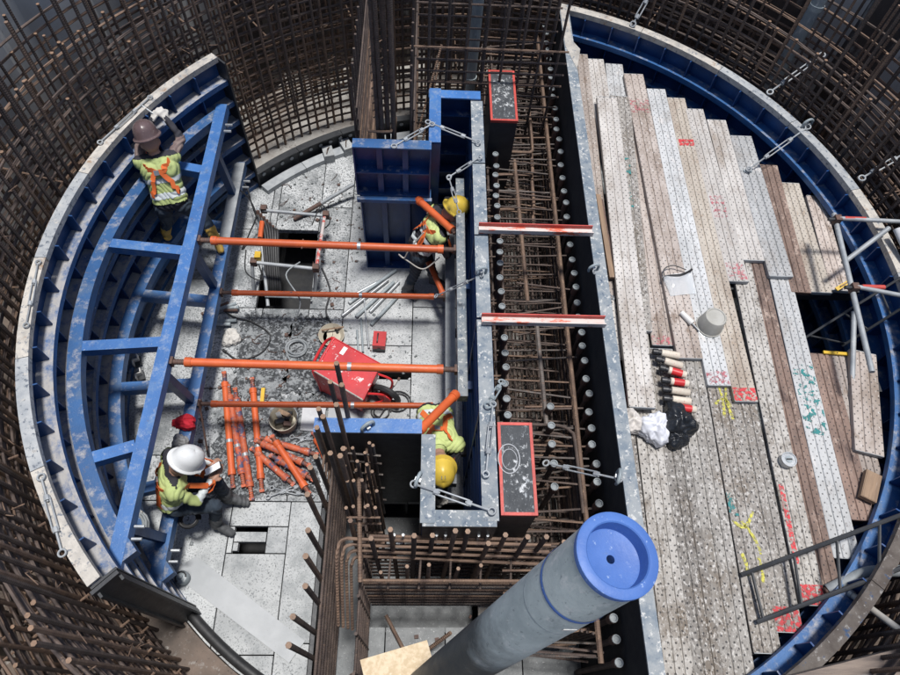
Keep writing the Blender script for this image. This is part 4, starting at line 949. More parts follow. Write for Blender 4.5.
CANS = ((668, 356, 'cream_label'), (671, 365, 'cream_label'), (675, 374, 'red_plastic'), (677, 384, 'red_plastic'), (678, 393, 'cream_label'), (679, 402, 'cream_label'), (684, 410, 'red_plastic'))
for i, (x, y, m) in enumerate(CANS):
    t = thing('spray_can', 'spray can with red label and black cap in the row by the black bag' if m == 'red_plastic' else 'spray can with cream label and black cap in the row by the black bag', 'spray can', at(x, y, 1.692), 'spray cans in a row', rz=-0.22 + random.uniform(-0.1, 0.1))
    MB().tube([(-0.075, 0, 0.036), (-0.07, 0, 0.036), (0.085, 0, 0.036), (0.09, 0, 0.036)], [0.028, 0.034, 0.034, 0.03], 12).build('body', 'cream_label', t)
    if m == 'red_plastic': MB().tube([(-0.045, 0, 0.036), (0.05, 0, 0.036)], 0.0346, 12).build('label', m, t)
    MB().tube([(-0.155, 0, 0.034), (-0.15, 0, 0.034), (-0.105, 0, 0.036), (-0.1, 0, 0.036), (-0.076, 0, 0.036)], [0.022, 0.029, 0.032, 0.024, 0.024], 10).build('cap', 'black_plastic', t)
def crumple(name, label, cat, pos, size, m, seed, n=3):
    rnd = random.Random(seed)
    bm_v = []; 
    import bmesh
    bm = bmesh.new(); bmesh.ops.create_icosphere(bm, subdivisions=5, radius=1.0)
    ks = [(Vector((rnd.gauss(0, 1), rnd.gauss(0, 1), rnd.gauss(0, 1))).normalized(), rnd.uniform(2.2, 6.5), rnd.uniform(0, 6)) for _ in range(16)]
    for v in bm.verts:
        c = v.co.copy(); d = 0
        for kv, kf, ph in ks: d += (1 - abs(math.sin(c.dot(kv) * kf + ph + 0.8 * math.sin(3 * c.x + ph) + 0.8 * math.sin(3.3 * c.y - ph)))) ** 2 / 16
        f = 0.66 + d * 0.62 + 0.12 * math.sin(3 * math.atan2(c.y, c.x) + seed)
        v.co = Vector((c.x * size[0] * f, c.y * size[1] * f, max(c.z, -0.35) * size[2] * f + 0.35 * size[2] * 0.85))
    me = bpy.data.meshes.new(name); bm.to_mesh(me); bm.free()
    for p in me.polygons: p.use_smooth = True
    zmin = min(v.co.z for v in me.vertices)
    for v in me.vertices: v.co.z -= zmin
    o = put(name, me, m, None, pos)
    return tag(o, label, cat)
crumple('rag_bundle', 'crumpled cream rag bundle beside the white plastic bag', 'rag', at(629, 425, 1.648), (0.15, 0.14, 0.13), 'bag_cream', 3)
crumple('plastic_bag', 'crumpled white plastic bag beside the black bag', 'bag', at(652, 431, 1.648), (0.17, 0.18, 0.14), 'bag_white', 5)
crumple('plastic_bag', 'shiny black plastic bag heaped by the spray cans', 'bag', at(675, 424, 1.648), (0.19, 0.20, 0.15), 'bag_black', 9)
crumple('plastic_bag', 'small knotted black plastic bag end in front of the larger one', 'bag', at(675, 441, 1.648), (0.13, 0.10, 0.09), 'bag_black', 14)
t = thing('tin', 'small grey metal tin standing on the speckled plank', 'tin', at(785, 462, 1.645))
MB().lathe([(0.062, 0.0), (0.062, 0.065), (0.066, 0.068), (0.066, 0.075), (0.058, 0.075), (0.056, 0.068), (0.0, 0.068)], 20, False, False).build('can', 'galv', t)
MB().lathe([(0.0, 0.069), (0.03, 0.069), (0.03, 0.073), (0.0, 0.073)], 14, False, False).build('lid_boss', 'pipe_grey', t)
MB().box((0, 0, 0.076), (0.05, 0.012, 0.008)).build('lid_tab', 'black_plastic', t)
t = thing('timber_block', 'short brown timber block tilted at the deck edge', 'timber', at(867, 488, 1.66), rz=-0.5)
MB().box((0, 0, 0.04), (0.13, 0.26, 0.05)).build('block', 'timber', t); MB().box((0, 0.0, 0.067), (0.115, 0.25, 0.004)).build('worn_face', 'timber', t)
t = thing('hook_bracket', 'small dark bracket lying on the plank near the deck turnbuckle', 'bracket', at(747, 172, 1.692))
MB().box((0, 0, 0.012), (0.09, 0.03, 0.02)).build('foot', 'pipe_grey', t); MB().tube([(-0.02, 0, 0.02), (0.03, 0.01, 0.06)], 0.01, 6).build('pin', 'galv', t)

# scaffold tubes at the deck opening
def tube_run(parent, a, b, r=0.0245, m='galv_dull', name='tube'):
    return MB().tube([a, b], r, 12).build(name, m, parent)
mat('red_white_tube', (0.55, 0.50, 0.48), (0.48, 0.43, 0.41), rough=0.5, scale=4, specks=(5, 0.50, 0.54, (0.48, 0.09, 0.075)), stretch=(1, 1, 1))
sf = thing('scaffold_guard', 'scaffold tube guard frame with red marked ends over the deck opening', 'scaffold')
zz = 2.09
P = [at(836, 222, zz), at(853, 290, zz), at(872, 372, zz), at(905, 226, zz), at(905, 303, zz)]
tube_run(sf, at(834, 214, zz), P[2], 0.024); tube_run(sf, P[0] + Vector((0.0, 0, 0.055)), P[3] + Vector((0.15, 0, 0.055)), 0.021)
tube_run(sf, P[1] + Vector((0, 0, 0.055)), P[4] + Vector((0.15, 0, 0.055)), 0.021)
for q in (P[0], P[1]):
    MB().tube([q + Vector((0.05, 0, 0.055)), q + Vector((0.26, 0, 0.055))], 0.0222, 12).build('red_end', 'red_edge', sf)
    MB().box(q + Vector((-0.01, 0, 0.03)), (0.06, 0.065, 0.09)).build('coupler', 'rust_dark', sf)
    MB().tube([q + Vector((-0.10, 0, 0.04)), q + Vector((0.02, 0, 0.04))], 0.018, 8).build('coupler_bolt', 'black_steel', sf)
tube_run(sf, at(843, 263, 1.95), at(889, 228, 2.13), 0.024); tube_run(sf, at(854, 312, 1.8), P[2] + Vector((0.02, -0.3, -0.5)), 0.024)
tube_run(sf, at(897, 229, 2.17), at(912, 262, 2.1), 0.035, 'cloth_white')
t = thing('wooden_wedge', 'small yellow wedge at the plank end by the scaffold coupler', 'wedge', at(841, 287, 1.70), rz=0.5)
MB().poly([(-0.07, -0.02, 0), (0.07, -0.02, 0), (0.07, 0.02, 0), (-0.07, 0.02, 0), (0.07, -0.02, 0.04), (0.07, 0.02, 0.04), (-0.07, -0.02, 0.01), (-0.07, 0.02, 0.01)], [(3, 2, 1, 0), (6, 4, 5, 7), (0, 1, 4, 6), (2, 3, 7, 5), (1, 2, 5, 4), (3, 0, 6, 7)]).build('wedge', 'yellow_plastic', t)
MB().box((0.02, 0, 0.036), (0.10, 0.012, 0.006)).build('grain_strip', 'timber', t)
t = thing('yellow_batten', 'thin yellow batten along plank ends south of the opening', 'batten', at(836, 354, 1.65))
d = at(851, 355, 1.65) - at(824, 353, 1.65)
MB().beam(-d * 0.5 + Vector((0, 0.0, 0.012)), d * 0.5 + Vector((0, 0, 0.012)), 0.03, 0.02).build('batten', 'yellow_plastic', t); MB().tube([(0, 0, 0.02), (0, 0, 0.028)], 0.006, 6).build('nail', 'rust_dark', t)

def rebar_ladder(label, A, B, C, D, nr, r, m):
    t = thing('rebar_ladder', label, 'ladder', A)
    MB().tube([Vector((0, 0, 0)), B - A], r, 8).build('rail', m, t); MB().tube([C - A, D - A], r, 8).build('rail', m, t)
    for k in range(nr):
        f = (k + 0.25) / nr
        MB().tube([(B - A) * f, (C - A) + (D - C) * (f - 0.02)], r * 0.72, 6).build('rung', m, t)
rebar_ladder('dark welded rebar ladder lying from the planks to the rim near the timber', at(741, 575, 1.68), at(912, 511, 2.05), at(757, 622, 1.68), at(912, 564, 2.05), 4, 0.018, 'black_steel')
rebar_ladder('dark welded rebar ladder spanning the deck opening by the scaffold tubes', at(800, 341, 1.55), at(908, 273, 2.06), at(842, 346, 1.55), at(910, 303, 2.06), 3, 0.013, 'black_steel')
t = thing('rubber_hose', 'thick pale hose curving over blue ribs below the ladder', 'hose', at(835, 592, 1.66))
MB().tube([q - t.location for q in smooth_path([at(828, 590, 1.66), at(845, 582, 1.72), at(870, 572, 1.78), at(910, 571, 1.86)], 6)], [0.045] * 19, 12).build('hose_body', 'hose_grey', t)
MB().tube([at(829, 590, 1.66) - t.location, at(824, 592, 1.66) - t.location], 0.03, 10).build('hose_core', 'rust_dark', t)
t = thing('galvanised_tube', 'pale galvanised tube slanting out of the hose end over the rim', 'tube', at(851, 594, 1.75))
d = at(905, 634, 2.06) - t.location
MB().tube([(0, 0, 0), d], 0.026, 10).build('tube', 'hose_white', t); MB().tube([d * -0.02, d * 0.04], 0.031, 10).build('sleeve', 'galv', t)
t = thing('timber_beam', 'old grey brown timber beam lying across the rim beyond the ladder', 'timber', at(850, 655, 2.10))
d1, d2 = at(700, 700, 2.10) - t.location, at(960, 634, 2.10) - t.location
off = Vector((0.02, -0.062, 0.0))
MB().beam(d1 + off, d2 + off, 0.15, 0.15).build('beam', 'timber_grey', t)
for f in (0.3, 0.8): MB().tube([d1 + (d2 - d1) * f + off + Vector((0, 0, 0.07)), d1 + (d2 - d1) * f + off + Vector((0, 0, 0.085))], 0.014, 8).build('bolt', 'rust_dark', t)

# ------------------------------------------------------------------ big pale pipe with blue cap, OSB sheet
def ray(x, y, dep):
    d = CAM_ROT @ Vector((x - 450.0, -(y - 337.5), -FPX)); return CAM_LOC + d * (dep / FPX)
PT, PB = ray(617, 555, 2.05), ray(449, 672, 3.95)
axis = (PT - PB).normalized()
foot = PB - axis * ((PB.z - 0.25) / axis.z)
pp = thing('concrete_pump_pipe', 'big pale grey pipe with bright blue plastic end cap rising out of the pit', 'pipe', foot)
orient(pp, foot, PT)
PLEN = (PT - foot).length; PR = 0.131
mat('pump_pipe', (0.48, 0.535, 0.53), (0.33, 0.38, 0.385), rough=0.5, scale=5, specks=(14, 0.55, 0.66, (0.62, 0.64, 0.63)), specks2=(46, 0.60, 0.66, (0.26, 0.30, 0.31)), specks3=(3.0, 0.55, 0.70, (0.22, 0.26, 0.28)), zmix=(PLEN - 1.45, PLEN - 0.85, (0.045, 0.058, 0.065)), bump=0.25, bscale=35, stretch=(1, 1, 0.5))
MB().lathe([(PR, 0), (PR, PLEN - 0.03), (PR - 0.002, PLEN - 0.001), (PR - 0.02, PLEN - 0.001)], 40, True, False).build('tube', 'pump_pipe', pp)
MB().box((0, -PR - 0.0005, PLEN - 0.45), (0.05, 0.002, 0.02)).build('label_sticker', 'white_plastic', pp)
MB().lathe([(PR + 0.0005, PLEN - 0.53), (PR + 0.0015, PLEN - 0.527), (PR + 0.0015, PLEN - 0.522), (PR + 0.0005, PLEN - 0.519)], 40, True, False).build('weld_seam', 'pipe_grey', pp)
MB().lathe([(PR + 0.002, PLEN - 0.34), (PR + 0.003, PLEN - 0.335), (PR + 0.003, PLEN - 0.322), (PR + 0.002, PLEN - 0.318)], 40, True, False).build('blue_ring', 'blue_plastic', pp)
MB().lathe([(PR + 0.003, PLEN - 0.02), (PR + 0.005, PLEN - 0.005), (PR + 0.004, PLEN + 0.006), (PR - 0.004, PLEN + 0.010), (PR - 0.026, PLEN + 0.010), (PR - 0.030, PLEN + 0.006), (PR - 0.034, PLEN - 0.045), (PR - 0.040, PLEN - 0.048), (0.014, PLEN - 0.048), (0.0135, PLEN - 0.12)], 48, True, False).build('cap', 'blue_plastic', pp)
MB().lathe([(0.0, PLEN - 0.119), (0.013, PLEN - 0.119)], 16, False, False).build('plug_hole', 'pit_black', pp)


ob = thing('osb_sheet', 'clean pale OSB sheet corner beside the foot of the pale pipe', 'board', at(395, 665, 1.82))
zq = 1.82
c1, c2, c3 = at(360, 660, zq), at(427, 640, zq), at(437, 676, zq)
u = (c1 - c2); v = (c3 - c2) * 3.0
vs = [c2, c1, c1 + v, c2 + v]; vs = [q - ob.location for q in vs]
MB().poly(vs + [q - Vector((0, 0, 0.018)) for q in vs], [(0, 1, 2, 3), (7, 6, 5, 4), (0, 4, 5, 1), (1, 5, 6, 2), (2, 6, 7, 3), (3, 7, 4, 0)]).build('board', 'osb', ob)
for q in ((vs[2] * 0.8 + vs[0] * 0.2), (vs[3] * 0.85 + vs[0] * 0.15), vs[0] * 0.3 + vs[2] * 0.7):
    MB().tube([(q.x, q.y, -0.019), (q.x, q.y, -zq + 0.0)], 0.03, 8).build('leg', 'timber', ob)

# ------------------------------------------------------------------ things on the shaft floor
rj = lambda: random.uniform(-.05, .035)
for i, (x0, x1, y0, y1, lb) in enumerate(((-2.72, -2.13, -0.50, 0.62, 'tar-black floor mat beside the open shaft'), (-2.12, -1.66, -0.44, 0.60, 'tar-black floor mat under the grey hose coil'),
                                      (-2.80, -2.20, -1.66, -0.53, 'tar-black floor mat under the upright row of props'), (-2.18, -1.62, -1.60, -0.47, 'tar-black floor mat under the heap of props and tan bucket'))):
    n = 18
    t = thing('floor_mat', lb, 'mat', ((x0 + x1) / 2, (y0 + y1) / 2, 0.004))
    hx, hy = (x1 - x0) / 2, (y1 - y0) / 2
    pts = [(-hx + rj(), -hy + 2 * hy * k / n) for k in range(n)] + [(-hx + 2 * hx * k / n, hy + rj()) for k in range(n)] + \
          [(hx + rj(), hy - 2 * hy * k / n) for k in range(n)] + [(hx - 2 * hx * k / n, -hy + rj()) for k in range(n)]
    m_ = len(pts); pts.reverse()
    MB().poly([(x, y, 0.0) for x, y in pts] + [(x, y, 0.008) for x, y in pts], [tuple(range(m_)), tuple(m_ + k for k in reversed(range(m_)))] + [(k, m_ + k, m_ + (k + 1) % m_, (k + 1) % m_) for k in range(m_)]).build('mat_sheet', 'tar_mat', t)
def slab_thing(name, label, cat, quad, th, m, z=0.006):
    q = [at(x, y, z + th) for x, y in quad]; c = sum(q, Vector()) / 4; c.z = z
    t = thing(name, label, cat, c)
    n = [p - c for p in q]
    MB().poly(n + [p - Vector((0, 0, th)) for p in n], [(0, 1, 2, 3), (7, 6, 5, 4), (0, 4, 5, 1), (1, 5, 6, 2), (2, 6, 7, 3), (3, 7, 4, 0)]).build('sheet', m, t)
    return t
slab_thing('steel_plate', 'long pale steel plate lying diagonally on the floor below the seated worker', 'plate', ((289, 663), (305, 641), (196, 556), (170, 572)), 0.012, 'plate_steel')
slab_thing('steel_plate', 'wide pale floor plate beside the dark mats', 'plate', ((326, 430), (360, 430), (355, 398), (330, 398)), 0.006, 'plate_steel', 0.004)
slab_thing('paper_sheet', 'crumpled white plastic sheet beside the tan bucket', 'sheet', ((300, 430), (322, 432), (326, 408), (303, 404)), 0.02, 'cloth_white', 0.014)

# red tub on its side
zc = 0.50
A, B, C_, D_ = at(334, 338, zc), at(381, 364, zc), at(363, 400, zc), at(314, 371, zc)
rt = thing('red_tub', 'red cement-splashed barrow tub tipped on its side on the floor', 'barrow', ((A + C_) / 2).to_2d().to_3d())
o_ = rt.location.copy()
A, B, C_, D_ = (q - o_ for q in (A, B, C_, D_))
lowA, lowD = A + Vector((0.02, 0.04, -0.46)), D_ + Vector((0.02, -0.02, -0.46))
lowB, lowC = B + Vector((-0.06, 0.0, -0.40)), C_ + Vector((-0.04, 0.04, -0.40))
th = 0.012
def sheet4(qs, name, m, th=0.012):
    n = (qs[1] - qs[0]).cross(qs[2] - qs[0]).normalized() * th
    q2 = [q - n for q in qs]
    return MB().poly(qs + q2, [(0, 1, 2, 3), (7, 6, 5, 4), (0, 4, 5, 1), (1, 5, 6, 2), (2, 6, 7, 3), (3, 7, 4, 0)]).build(name, m, rt)
sheet4([D_, C_, B, A], 'side_wall', 'red_paint')
sheet4([lowA, lowB, lowC, lowD], 'side_wall', 'red_paint')
sheet4([A - Vector((0, 0, .013)), B - Vector((0, 0, .013)), lowB, lowA], 'end_wall', 'red_paint')
sheet4([lowD, lowC, C_ - Vector((0, 0, .013)), D_ - Vector((0, 0, .013))], 'end_wall', 'red_paint')
sheet4([B - Vector((0, 0, .013)), C_ - Vector((0, 0, .013)), lowC, lowB], 'bottom_wall', 'red_paint')
MB().tube([A, D_, lowD, lowA], 0.016, 8, closed=True).build('rolled_rim', 'red_paint', rt)
MB().tube([A, B, C_], 0.009, 6).build('seam', 'red_paint', rt)
MB().tube([C_, D_], 0.009, 6).build('seam', 'rim_paint', rt)
MB().tube(smooth_path([A + Vector((-0.02, 0, 0.0)), A + Vector((-0.12, -0.02, -0.10)), D_ + Vector((-0.04, 0.12, -0.12)), D_ + Vector((0.0, 0.02, -0.30))], 6), 0.017, 8).build('handle', 'red_plastic', rt)
MB().box((A + D_) * 0.5 + Vector((0.14, 0.06, -0.34)), (0.22, 0.28, 0.16), Matrix.Rotation(0.5, 3, 'Z')).build('load', 'black_plastic', rt)
MB().box((A + D_) * 0.5 + Vector((0.10, 0.10, -0.22)), (0.16, 0.10, 0.05), Matrix.Rotation(0.9, 3, 'Z')).build('load', 'bucket_tan', rt)
lb = (A * 0.55 + B * 0.25 + D_ * 0.2) + Vector((0.02, 0, 0.004))
MB().box(lb, (0.05, 0.10, 0.003), Matrix.Rotation(-0.5, 3, 'Z')).build('label_sticker', 'white_plastic', rt)
wc = (B + C_) * 0.5 + Vector((0.14, -0.02, -0.30)); ax = Vector((0.42, 0.9, 0)).normalized()
wm = MB().tube([wc + Vector((0, 0, 0.17 * 0)) + (Vector((0.9, -0.42, 0)) * math.cos(k * PI / 10) + Vector((0, 0, 1)) * math.sin(k * PI / 10)) * 0.15 for k in range(20)], 0.035, 8, closed=True).build('wheel', 'rubber', rt)
MB().tube([wc - Vector((0.42, 0.9, 0)) * 0.05, wc + Vector((0.42, 0.9, 0)) * 0.05], 0.085, 14).build('rim', 'red_plastic', wm)
for s in (-1, 1):
    MB().tube(smooth_path([(B + C_) * 0.5 + Vector((0.0, 0, -0.05)) + ax * 0.13 * s, wc + ax * 0.10 * s + Vector((0.02, 0, 0.20)), wc + ax * 0.08 * s, lowB * 0.5 + lowC * 0.5 + ax * 0.13 * s], 5), 0.014, 7).build('fork', 'red_plastic', rt)
bx = thing('toolbox', 'small bright red toolbox with black base on pale floor', 'toolbox', at(380, 345, 0.0), rz=-0.05)
MB().box2((-0.072, -0.095, 0.0), (0.072, 0.095, 0.075)).build('base', 'black_plastic', bx)
MB().box2((-0.075, -0.098, 0.0755), (0.075, 0.098, 0.16)).build('lid', 'red_plastic', bx)
MB().tube(smooth_path([(-0.02, -0.05, 0.158), (-0.02, -0.05, 0.185), (-0.02, 0.05, 0.185), (-0.02, 0.05, 0.158)], 4), 0.008, 6).build('handle', 'black_plastic', bx)
bx2 = MB().box2((-0.02, -0.103, 0.05), (0.02, -0.099, 0.10)).build('latch', 'black_plastic', bx)

tb = thing('tool_bucket', 'round tan bucket filled with black power tools on the dark mats', 'bucket', at(286, 424, 0.012))
MB().lathe([(0.12, 0.0), (0.15, 0.17), (0.156, 0.172), (0.156, 0.185), (0.148, 0.187), (0.142, 0.17), (0.115, 0.02), (0.0, 0.02)], 28, True, False).build('shell', 'bucket_tan', tb)
for px_, py_, l, a_, m in ((-0.03, -0.03, 0.16, 0.4, 'black_plastic'), (0.05, 0.03, 0.15, 1.4, 'black_plastic'), (0.0, 0.06, 0.2, 2.6, 'timber'), (-0.05, 0.03, 0.12, 2.1, 'cloth_grey'), (0.04, -0.06, 0.1, 0.1, 'rust_dark')):
    MB().box((px_, py_, 0.14), (l * 0.8, 0.05, 0.06), Matrix.Rotation(a_, 3, 'Z') @ Matrix.Rotation(0.35, 3, 'Y')).build('tool', m, tb)
MB().tube([(0.155 * math.cos(k * PI / 10), 0.155 * math.sin(k * PI / 10), 0.185 + 0.01 * math.sin(k * PI / 10)) for k in range(11)], 0.005, 5).build('wire_handle', 'galv', tb)
tb2 = thing('round_pan', 'round tan pan on the floor half behind the red tub', 'pan', at(332, 337, 0.0))
MB().lathe([(0.11, 0.0), (0.15, 0.06), (0.155, 0.065), (0.148, 0.068), (0.105, 0.012), (0.0, 0.012)], 28, True, False).build('shell', 'bucket_tan', tb2)
MB().tube([(-0.12, 0.05, 0.07), (0.14, 0.10, 0.075)], 0.012, 6).build('stirrer', 'timber', tb2)

def coil(name, label, pos, rad, turns, r, m, tail):
    t = thing(name, label, 'hose', pos)
    pts = []
    for k in range(int(turns * 18)):
        a_ = k * 2 * PI / 18; rr = rad * (1 + 0.14 * math.sin(a_ * 0.37 + 1)) - 0.004 * k / 18
        pts.append((rr * math.cos(a_), rr * math.sin(a_) * 0.9, r + r * 1.6 * k / 18 * 0.6))
    pts += [Vector(pts[-1]) + Vector(q) for q in tail]
    MB().tube(pts, r, 6).build('hose_loop', m, t)
    e = Vector(pts[-1]); MB().tube([e, e + (e - Vector(pts[-2])).normalized() * 0.08], r * 1.7, 8).build('connector', 'hose_white', t)
coil('hose_coil', 'coiled grey hose with brass connector on the dark mat', at(297, 349, 0.012), 0.12, 2.6, 0.012, 'hose_grey', ((0.02, -0.1, -0.02), (0.06, -0.16, -0.03)))
coil('cable_coil', 'thin black cable loop lying below the red tub', at(381, 412, 0.012), 0.10, 1.8, 0.008, 'rubber', ((0.06, 0.1, 0), (0.12, 0.12, -0.01)))
coil('cable_coil', 'thin black cable loop on pale floor by the slot', at(398, 402, 0.012), 0.13, 1.6, 0.007, 'rubber', ((0.0, 0.1, 0), (0.05, 0.2, -0.01)))
coil('wire_coil', 'coil of pale wire resting at the lower end of the bracing frame', at(128, 528, 0.58), 0.17, 3.6, 0.011, 'hose_grey', ((0.1, 0.1, 0), (0.2, 0.12, -0.01)))
coil('cable_coil', 'looped dark cable hanging at the seated worker hip', at(190, 520, 0.42), 0.09, 3.2, 0.012, 'rubber', ((0.05, 0.05, 0), (0.1, 0.06, -0.01)))
# loose grey tubes
for i, (p, q) in enumerate((((349, 303), (396, 270)), ((342, 316), (388, 280)), ((356, 317), (394, 282)), ((370, 312), (399, 282)), ((371, 325), (398, 296)), ((352, 296), (376, 283)),
                            ((357, 330), (359, 362)), ((364, 296), (369, 348)), ((361, 318), (363, 352)))):
    a, b = at(*p, 0.03), at(*q, 0.03)
    t = thing('steel_tube', 'loose grey steel tube in the fan of tubes beside the blue panel' if i < 6 else 'thin grey steel rod standing out from the tube heap towards the red tub', 'tube', a, 'loose tubes' if i < 6 else 'loose rods')
    r_ = 0.022 if i < 6 else 0.012
    MB().tube([(0, 0, 0), b - a], r_, 10).build('tube', 'galv' if i % 2 else 'pipe_grey', t)
    MB().tube([(b - a) * 0.985, (b - a) * 1.002], r_ * 0.8, 10).build('bore', 'pit_black', t)
t = thing('dark_pole', 'dark pole leaning across the pale floor towards the blue panel', 'pole', at(294, 219, 0.03))
d = at(354, 184, 0.25) - t.location
MB().tube([(0, 0, 0), d * 0.45], 0.028, 10).build('pole', 'rust_dark', t); MB().tube([d * 0.45, d], 0.026, 10).build('sleeve', 'galv_dull', t)
t = thing('short_tubes', 'short stack of grey tubes piled by the lower bracing beam', 'tubes', at(220, 318, 0.0))
for i in range(7):
    a = Vector((random.uniform(-0.22, -0.12), random.uniform(-0.14, 0.14), 0.03 + 0.02 * (i % 3))); MB().tube([a, a + Vector((random.uniform(0.28, 0.42), random.uniform(0.0, 0.18), 0.01))], 0.022, 9).build('tube', random.choice(('galv_dull', 'pipe_grey', 'rust_dark')), t)

# guard of tubes round the open shaft and the hoses in it
gu = thing('tube_guard', 'low tube guard with coupler joints round the open shaft in the floor', 'guard')
gz = 0.42
def gt(p, q, z1, z2, m='galv_dull', r=0.022): return MB().tube([at(*p, z1), at(*q, z2)], r, 10).build('tube', m, gu)
gt((262, 210), (327, 216), gz, gz); gt((250, 262), (318, 269), gz, gz); gt((325, 214), (316, 270), gz, gz, 'red_white_tube')
gt((258, 208), (268, 306), gz, 0.02); gt((322, 218), (320, 252), gz, 0.0); gt((316, 266), (315, 292), gz, 0.0, 'galv'); gt((252, 262), (254, 296), gz, 0.0)
gt((265, 296), (312, 298), 0.1, 0.1, 'pipe_grey', 0.018)
for p in ((326, 215), (316, 268), (254, 262), (264, 209)): MB().box(at(*p, gz), (0.075, 0.075, 0.085)).build('coupler', 'rust_dark', gu)
MB().box(at(258, 256, gz + 0.05), (0.07, 0.09, 0.07)).build('tag_box', 'yellow_plastic', gu)
MB().tube([at(262, 222, gz), at(260, 238, gz)], 0.03, 8).build('flag', 'orange', gu)
for i in range(7):
    t = thing('black_hose', 'black hose dropping into the open shaft in the bundle', 'hose', at(262 + i * 2.5, 225 + i * 3, 0.05), 'hoses into the shaft')
    base = t.location
    pts = smooth_path([at(258 + i * 3, 214 + i * 3, 0.45 - 0.03 * i), at(262 + i * 2.6, 232, 0.35), at(265 + i * 2.2, 262, 0.22), at(266 + i * 2.4, 290, 0.02), at(266 + i * 2.4, 305, -0.35)], 6)
    MB().tube([q - base for q in pts], 0.017, 7).build('hose_body', 'rubber', t); MB().tube([pts[0] - base, pts[0] - base + Vector((0, 0.02, 0.04))], 0.022, 8).build('ferrule', 'rust_dark', t)
for i, q in enumerate((((312, 225), (322, 205), (330, 222), (318, 235), (324, 250)), ((300, 262), (286, 275), (300, 300), (296, 318)), ((246, 250), (246, 272), (262, 280), (258, 262)))):
    t = thing('cable', ('thin dark cable looped over the shaft guard joint', 'thin grey cable dropping from the shaft guard', 'thin dark cable looped at the yellow box on the guard')[i], 'cable', at(*q[0], 0.44))
    pts = smooth_path([at(*p, 0.44 if k < 3 else 0.25) for k, p in enumerate(q)], 6)
    MB().tube([p - t.location for p in pts], 0.008, 6).build('wire', ('rubber', 'hose_grey', 'rubber')[i], t); MB().tube([pts[-1] - t.location, pts[-1] - t.location + Vector((0, -0.04, 0))], 0.014, 7).build('plug', 'black_plastic', t)

crumple('work_glove', 'crumpled pale work gloves by the tube stack', 'gloves', at(232, 339, 0.0), (0.13, 0.14, 0.08), 'glove', 21)
crumple('red_rag', 'bright red rag hung on the lower bracing beam', 'rag', at(186, 424, 0.585), (0.14, 0.10, 0.10), 'cloth_red', 23)
crumple('grey_rag', 'grey crumpled cap on the lower beam behind the seated worker', 'rag', at(181, 443, 0.585), (0.10, 0.09, 0.09), 'cloth_grey', 27)
t = thing('broom_handle', 'thin dark stick leaning from the red rag to the floor', 'stick', at(208, 455, 0.05))
d = at(187, 400, 0.62) - t.location + Vector((0.12, 0, 0)); MB().tube([(0, 0, 0), d], 0.010, 7).build('stick', 'rust_dark', t); MB().tube([(0, 0, -0.01), d * 0.1], 0.014, 7).build('tip', 'black_plastic', t)
t = thing('spirit_level', 'short yellow spirit level lying on the dark mat', 'level', at(263, 396, 0.012), rz=0.05)
MB().box((0, 0, 0.015), (0.04, 0.18, 0.03)).build('body', 'yellow_plastic', t); MB().box((0, -0.14, 0.012), (0.03, 0.1, 0.02)).build('grip', 'black_plastic', t)
t = thing('canister', 'small grey gas canister standing on the steel plate end', 'canister', at(184, 579, 0.02))
MB().lathe([(0.065, 0), (0.068, 0.02), (0.068, 0.085), (0.055, 0.105), (0.022, 0.115), (0.020, 0.135), (0.0, 0.135)], 18, True, True).build('shell', 'pipe_grey', t)
MB().tube([(0.05 * math.cos(k * PI / 6), 0.05 * math.sin(k * PI / 6), 0.115) for k in range(9)], 0.007, 6).build('handle', 'black_plastic', t)
for i, (p, q) in enumerate((((292, 437), (318, 440)), ((295, 445), (316, 430)), ((268, 497), (310, 482)), ((272, 488), (312, 496)))):
    turnbuckle('galvanised turnbuckle lying loose on the dark mats among the orange props', at(*p, 0.035), at(*q, 0.035), 0.9)['group'] = 'loose turnbuckles'
for i, (x, y) in enumerate(((144, 534), (152, 548), (137, 362), (140, 376))):
    t = thing('steel_bracket', 'white edged steel bracket below the lower frame' , 'bracket', at(x, y, 0.03), 'small steel brackets', rz=0.4)
    br = MB(); br.box((0, 0, 0.04), (0.07, 0.012, 0.08)); br.box((0.03, 0.03, 0.04), (0.012, 0.06, 0.08)); br.box((-0.03, -0.03, 0.04), (0.012, 0.06, 0.08)); br.build('angle', 'white_plastic', t)
    MB().box((0, 0, 0.006), (0.10, 0.12, 0.012)).build('base', 'black_steel', t)
slab_thing('mud_patch', 'wet brown mud patch at the foot of the bottom rebar mesh', 'mud', ((158, 645), (200, 668), (208, 690), (150, 690)), 0.015, 'dirt_mud', 0.0)
# hoses along the outer foot of the frame
t = thing('black_pipe', 'fat black pipe lying along the curved edge of the floor', 'pipe')
MB().tube([circ(3.90, a_, 0.06) for a_ in range(226, 246, 2)], 0.05, 10).build('pipe_body', 'rubber', t); MB().tube([circ(3.90, 226, 0.06), circ(3.90, 225.2, 0.06)], 0.058, 10).build('collar', 'black_steel', t)

